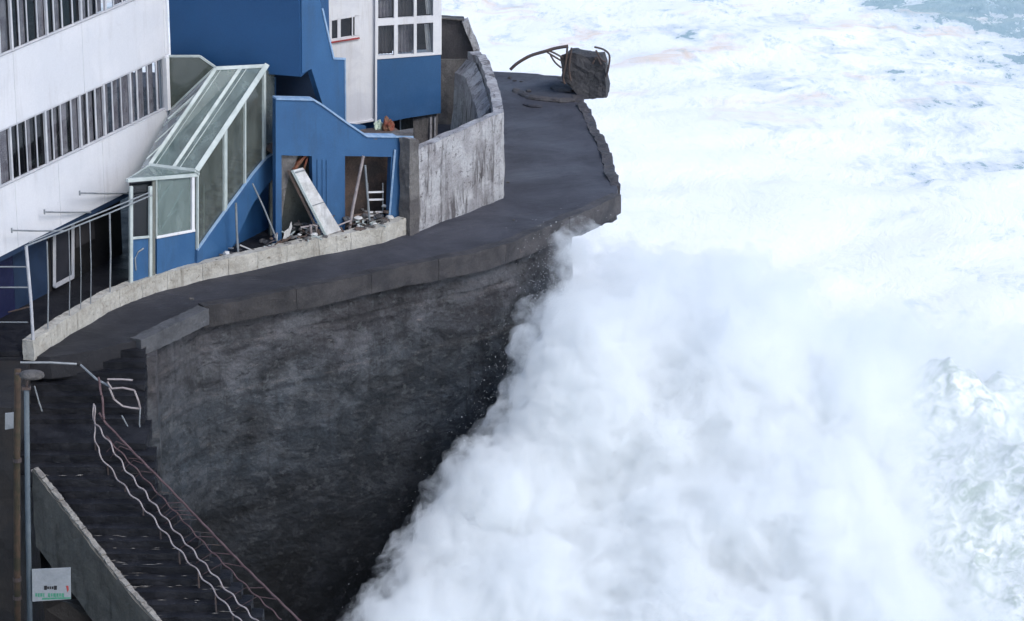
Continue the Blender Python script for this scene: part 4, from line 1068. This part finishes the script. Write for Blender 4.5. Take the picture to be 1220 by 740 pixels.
c = MB(); c.tube([ctr + Vector((-.35, .05, .02)), ctr + Vector((-.1, 0, .03))], .03); c.tube([ctr + Vector((-.1, 0, -.05)), AY(31.5, 464, PY)], .03); c.build('bracket', MT['rust'], lp)
wp = MB(); wp.plate([[AY(x, y, 68) for x, y in [(6, 493), (18, 492), (18, 510), (6, 512)]]], (0, .05, 0)); wp.origin = AY(12, 510, 68)
tag(wp.build('white_box', MT['metal']), 'small dull pale box behind the rusty pole at the left edge', 'box')
# hose coil near pole base
hc = MB(); hc.tube([AY(38, 560, 70.8), AY(46, 572, 70.6), AY(52, 576, 70.5)], .03); hc.origin = AY(46, 572, 70.6)
tag(hc.build('broken_pipe', MT['rail']), 'short broken pipe at the upper end of the stair parapet', 'pipe')

# ============================================================ SURF AND SPRAY
def foam_material():
    m, nt, b = new_mat('surf_foam')
    P = geo_pos(nt)
    sep = nt.nodes.new('ShaderNodeSeparateXYZ'); nt.links.new(P, sep.inputs[0])
    n1 = noi(nt, P, .55, 7, .62, .6); n2 = noi(nt, P, 2.6, 8, .72, 1.0)
    big = noi(nt, mapping(nt, P, (1, 1, 1), (2, 5, 1)), .22, 3, .5)
    # churned green water shows through where the wave face is still steep (towards +x)
    right = mth(nt, 'MULTIPLY', mth(nt, 'SUBTRACT', sep.outputs['X'], 8.2), .45, True)
    m1 = mth(nt, 'MULTIPLY', ramp(nt, n2, [(.42, 0), (.60, 1)]), mth(nt, 'MAXIMUM', ramp(nt, big, [(.42, .05), (.56, 1)]), right))
    m1 = mth(nt, 'MULTIPLY', m1, mth(nt, 'ADD', mth(nt, 'MULTIPLY', right, .8), .18))
    c = mix(nt, m1, (.93, .945, .96), (.40, .48, .42))
    nt.links.new(c, b.inputs['Base Color']); b.inputs['Roughness'].default_value = .9
    b.inputs['Specular IOR Level'].default_value = .1
    bp = nt.nodes.new('ShaderNodeBump'); bp.inputs['Strength'].default_value = .5; bp.inputs['Distance'].default_value = .15
    nt.links.new(n2, bp.inputs['Height']); nt.links.new(bp.outputs[0], b.inputs['Normal'])
    return m
def spray_material(lo, hi, k, floor):
    m, nt, b = new_mat('spray_cloud'); nt.nodes.remove(b)
    out = nt.nodes['Material Output']
    pv = nt.nodes.new('ShaderNodeVolumePrincipled')
    pv.inputs['Color'].default_value = (.988, .998, 1.0, 1)
    pv.inputs['Anisotropy'].default_value = .15
    P = geo_pos(nt)
    n1 = noi(nt, P, 1.15, 6, .66, .8)
    n3 = noi(nt, P, 5.0, 4, .7)
    dens = ramp(nt, mth(nt, 'ADD', mth(nt, 'MULTIPLY', n1, .7), mth(nt, 'MULTIPLY', n3, .3)), [(lo, floor), (hi, 1)])
    sep = nt.nodes.new('ShaderNodeSeparateXYZ'); nt.links.new(P, sep.inputs[0])
    n2 = noi(nt, P, .35, 2)
    gx = mth(nt, 'MULTIPLY', mth(nt, 'SUBTRACT', mth(nt, 'ADD', sep.outputs['X'], mth(nt, 'MULTIPLY', n2, 4)), 10.8), .6, True)
    gz = mth(nt, 'MULTIPLY', mth(nt, 'ADD', mth(nt, 'ADD', sep.outputs['Z'], mth(nt, 'MULTIPLY', n2, 2)), 5.0), .7, True)
    thin = mth(nt, 'SUBTRACT', 1.0, mth(nt, 'MULTIPLY', mth(nt, 'MULTIPLY', gx, gz), .76))
    dens = mth(nt, 'MULTIPLY', dens, thin)
    nt.links.new(mth(nt, 'MULTIPLY', dens, k), pv.inputs['Density'])
    nt.links.new(pv.outputs[0], out.inputs['Volume'])
    return m
random.seed(21)
balls = []
def ball(px, py, rp, y): 
    p = AY(px, py, y); t_ = p.y * CP + (H - p.z) * SP
    balls.append((p, rp * t_ / FPX))
for a in [(712, 345, 20, 82.0), (700, 372, 26, 80.7), (684, 425, 32, 79.4), (664, 478, 36, 78.2), (636, 540, 40, 77), (606, 605, 44, 75.6), (585, 668, 48, 74.2), (550, 725, 50, 72.8), (515, 790, 60, 71.3), (480, 860, 60, 70),
          (694, 306, 17, 82.2), (706, 326, 20, 82.3), (745, 342, 34, 82), (800, 350, 44, 82), (862, 358, 50, 82), (930, 400, 54, 80.5), (1000, 436, 56, 80), (1070, 436, 58, 80), (1140, 446, 58, 80), (1210, 456, 60, 80), (1290, 476, 64, 80), (1370, 545, 70, 80)]: ball(*a)
for py in range(405, 940, 48):
    xl = 700 - (py - 345) * .60 + 62
    for px in range(int(xl), 1420, 62):
        if px > 900 and py < 350 + (px - 900) * .36 + 70: continue
        ball(px + random.uniform(-22, 22), py + random.uniform(-18, 18), random.uniform(42, 70), 81.5 - (py - 330) * .0235 + random.uniform(-.5, .9))
def blob(name, mat, grow, voxel, disp, bottom=-10.4, drop=None, keep=None, smooth=6):
    bm = bmesh.new()
    for i, (p, r) in enumerate(balls):
        if keep and not keep(p, i): continue
        rr = max(.15, r + grow)
        tmp = bmesh.ops.create_icosphere(bm, subdivisions=2, radius=rr)
        for v in tmp['verts']: v.co += p
        # column of water that carries it
        if drop:
            k = 1
            while p.z - k * rr * .9 > bottom - .5 and k < 12:
                t2 = bmesh.ops.create_icosphere(bm, subdivisions=1, radius=rr * 1.02)
                for v in t2['verts']: v.co += p + Vector((0, k * .22, -k * rr * .9))
                k += 1
    me = bpy.data.meshes.new(name); bm.to_mesh(me); bm.free()
    me.materials.append(mat)
    o = bpy.data.objects.new(name, me); COL.objects.link(o)
    rm_ = o.modifiers.new('r', 'REMESH'); rm_.mode = 'VOXEL'; rm_.voxel_size = voxel; rm_.use_smooth_shade = True
    sm = o.modifiers.new('s', 'SMOOTH'); sm.factor = .5; sm.iterations = smooth
    for size, st_, depth in disp:
        tx = bpy.data.textures.new(name + '_clouds', 'CLOUDS'); tx.noise_scale = size; tx.noise_depth = depth
        dm = o.modifiers.new('d', 'DISPLACE'); dm.texture = tx; dm.strength = st_; dm.mid_level = .5; dm.texture_coords = 'LOCAL'
    return o
def crest(x, y):
    sw_ = 1e-6; sz = 0
    for p, rr in balls:
        d2 = (p.x - x) ** 2 + (p.y - y) ** 2
        if d2 > 16: continue
        k = math.exp(-d2 / (2 * 1.15 ** 2)); sw_ += k; sz += k * (p.z + rr * .55)
    cov = 1 - math.exp(-sw_ * 1.6)
    return lerp(SEA - 1.0, sz / sw_, cov) if sw_ > 1e-4 else SEA - 1.0
def wave_pt(u, v):
    x = -7 + 29 * u; y = 62 + 26 * v
    h = crest(x, y)
    q = Vector((x, y, h))
    right = min(1, max(0, (x - 8.6) / 2.5))
    h -= lerp(1.5, .0, right)
    h += .55 * noise.noise(Vector((x * .5, y * .35, 0))) + .28 * noise.noise(Vector((x * 1.3, y * .9, 3)))
    tb_ = abs(noise.noise(Vector((x * 1.7, y * 1.1, 7)))) * .5 + abs(noise.noise(Vector((x * 4.1, y * 2.6, 9)))) * .22 + abs(noise.noise(Vector((x * 9, y * 6, 11)))) * .09
    return Vector((x + .2 * noise.noise(q * 1.5), y, h - tb_ * lerp(.5, .62, right)))
m_ = MB(); m_.grid(wave_pt, 420, 330)
core = m_.build('breaking_wave', foam_material(), smooth=True)
structure(core)
hull = blob('sea_spray', spray_material(.47, .60, 1.7, .03), .66, .12, [(2.6, .9, 3), (1.1, .9, 4), (.38, .42, 4)], smooth=18)
tag(hull, 'white cloud of sea spray bursting up against the dark wall', 'sea spray', kind='stuff')
inner1 = blob('spray_body', spray_material(.38, .60, 2.0, .17), .22, .14, [(2.2, .8, 3), (.9, .8, 4), (.3, .3, 4)], smooth=16)
for o in (inner1,): o.parent = hull; o['kind'] = 'stuff'
# droplets torn off the edge of the spray
dr_ = MB()
for k in range(7000):
    p, r = balls[random.randrange(0, 10)] if random.random() < .85 else balls[random.randrange(10, 16)]
    dvec = Vector((random.gauss(-.25, 1), random.gauss(-.3, .6), random.gauss(.25, 1))).normalized()
    q_ = p + dvec * (r + .35 + abs(random.gauss(0, .5))) + Vector((-.15, 0, .1))
    s_ = random.uniform(.0025, .007) * (2 if random.random() < .04 else 1)
    dr_.add([q_ + Vector((s_, 0, -s_)), q_ + Vector((-s_, s_, -s_)), q_ + Vector((-s_, -s_, -s_)), q_ + Vector((0, 0, s_ * 1.4))], [(0, 1, 2), (0, 1, 3), (1, 2, 3), (2, 0, 3)])
dm_, dnt, db_ = new_mat('droplets'); db_.inputs['Base Color'].default_value = (.85, .87, .9, 1); db_.inputs['Roughness'].default_value = .4
tag(dr_.build('flying_droplets', dm_), 'fine white droplets thrown off the edge of the spray', 'droplets', kind='stuff')
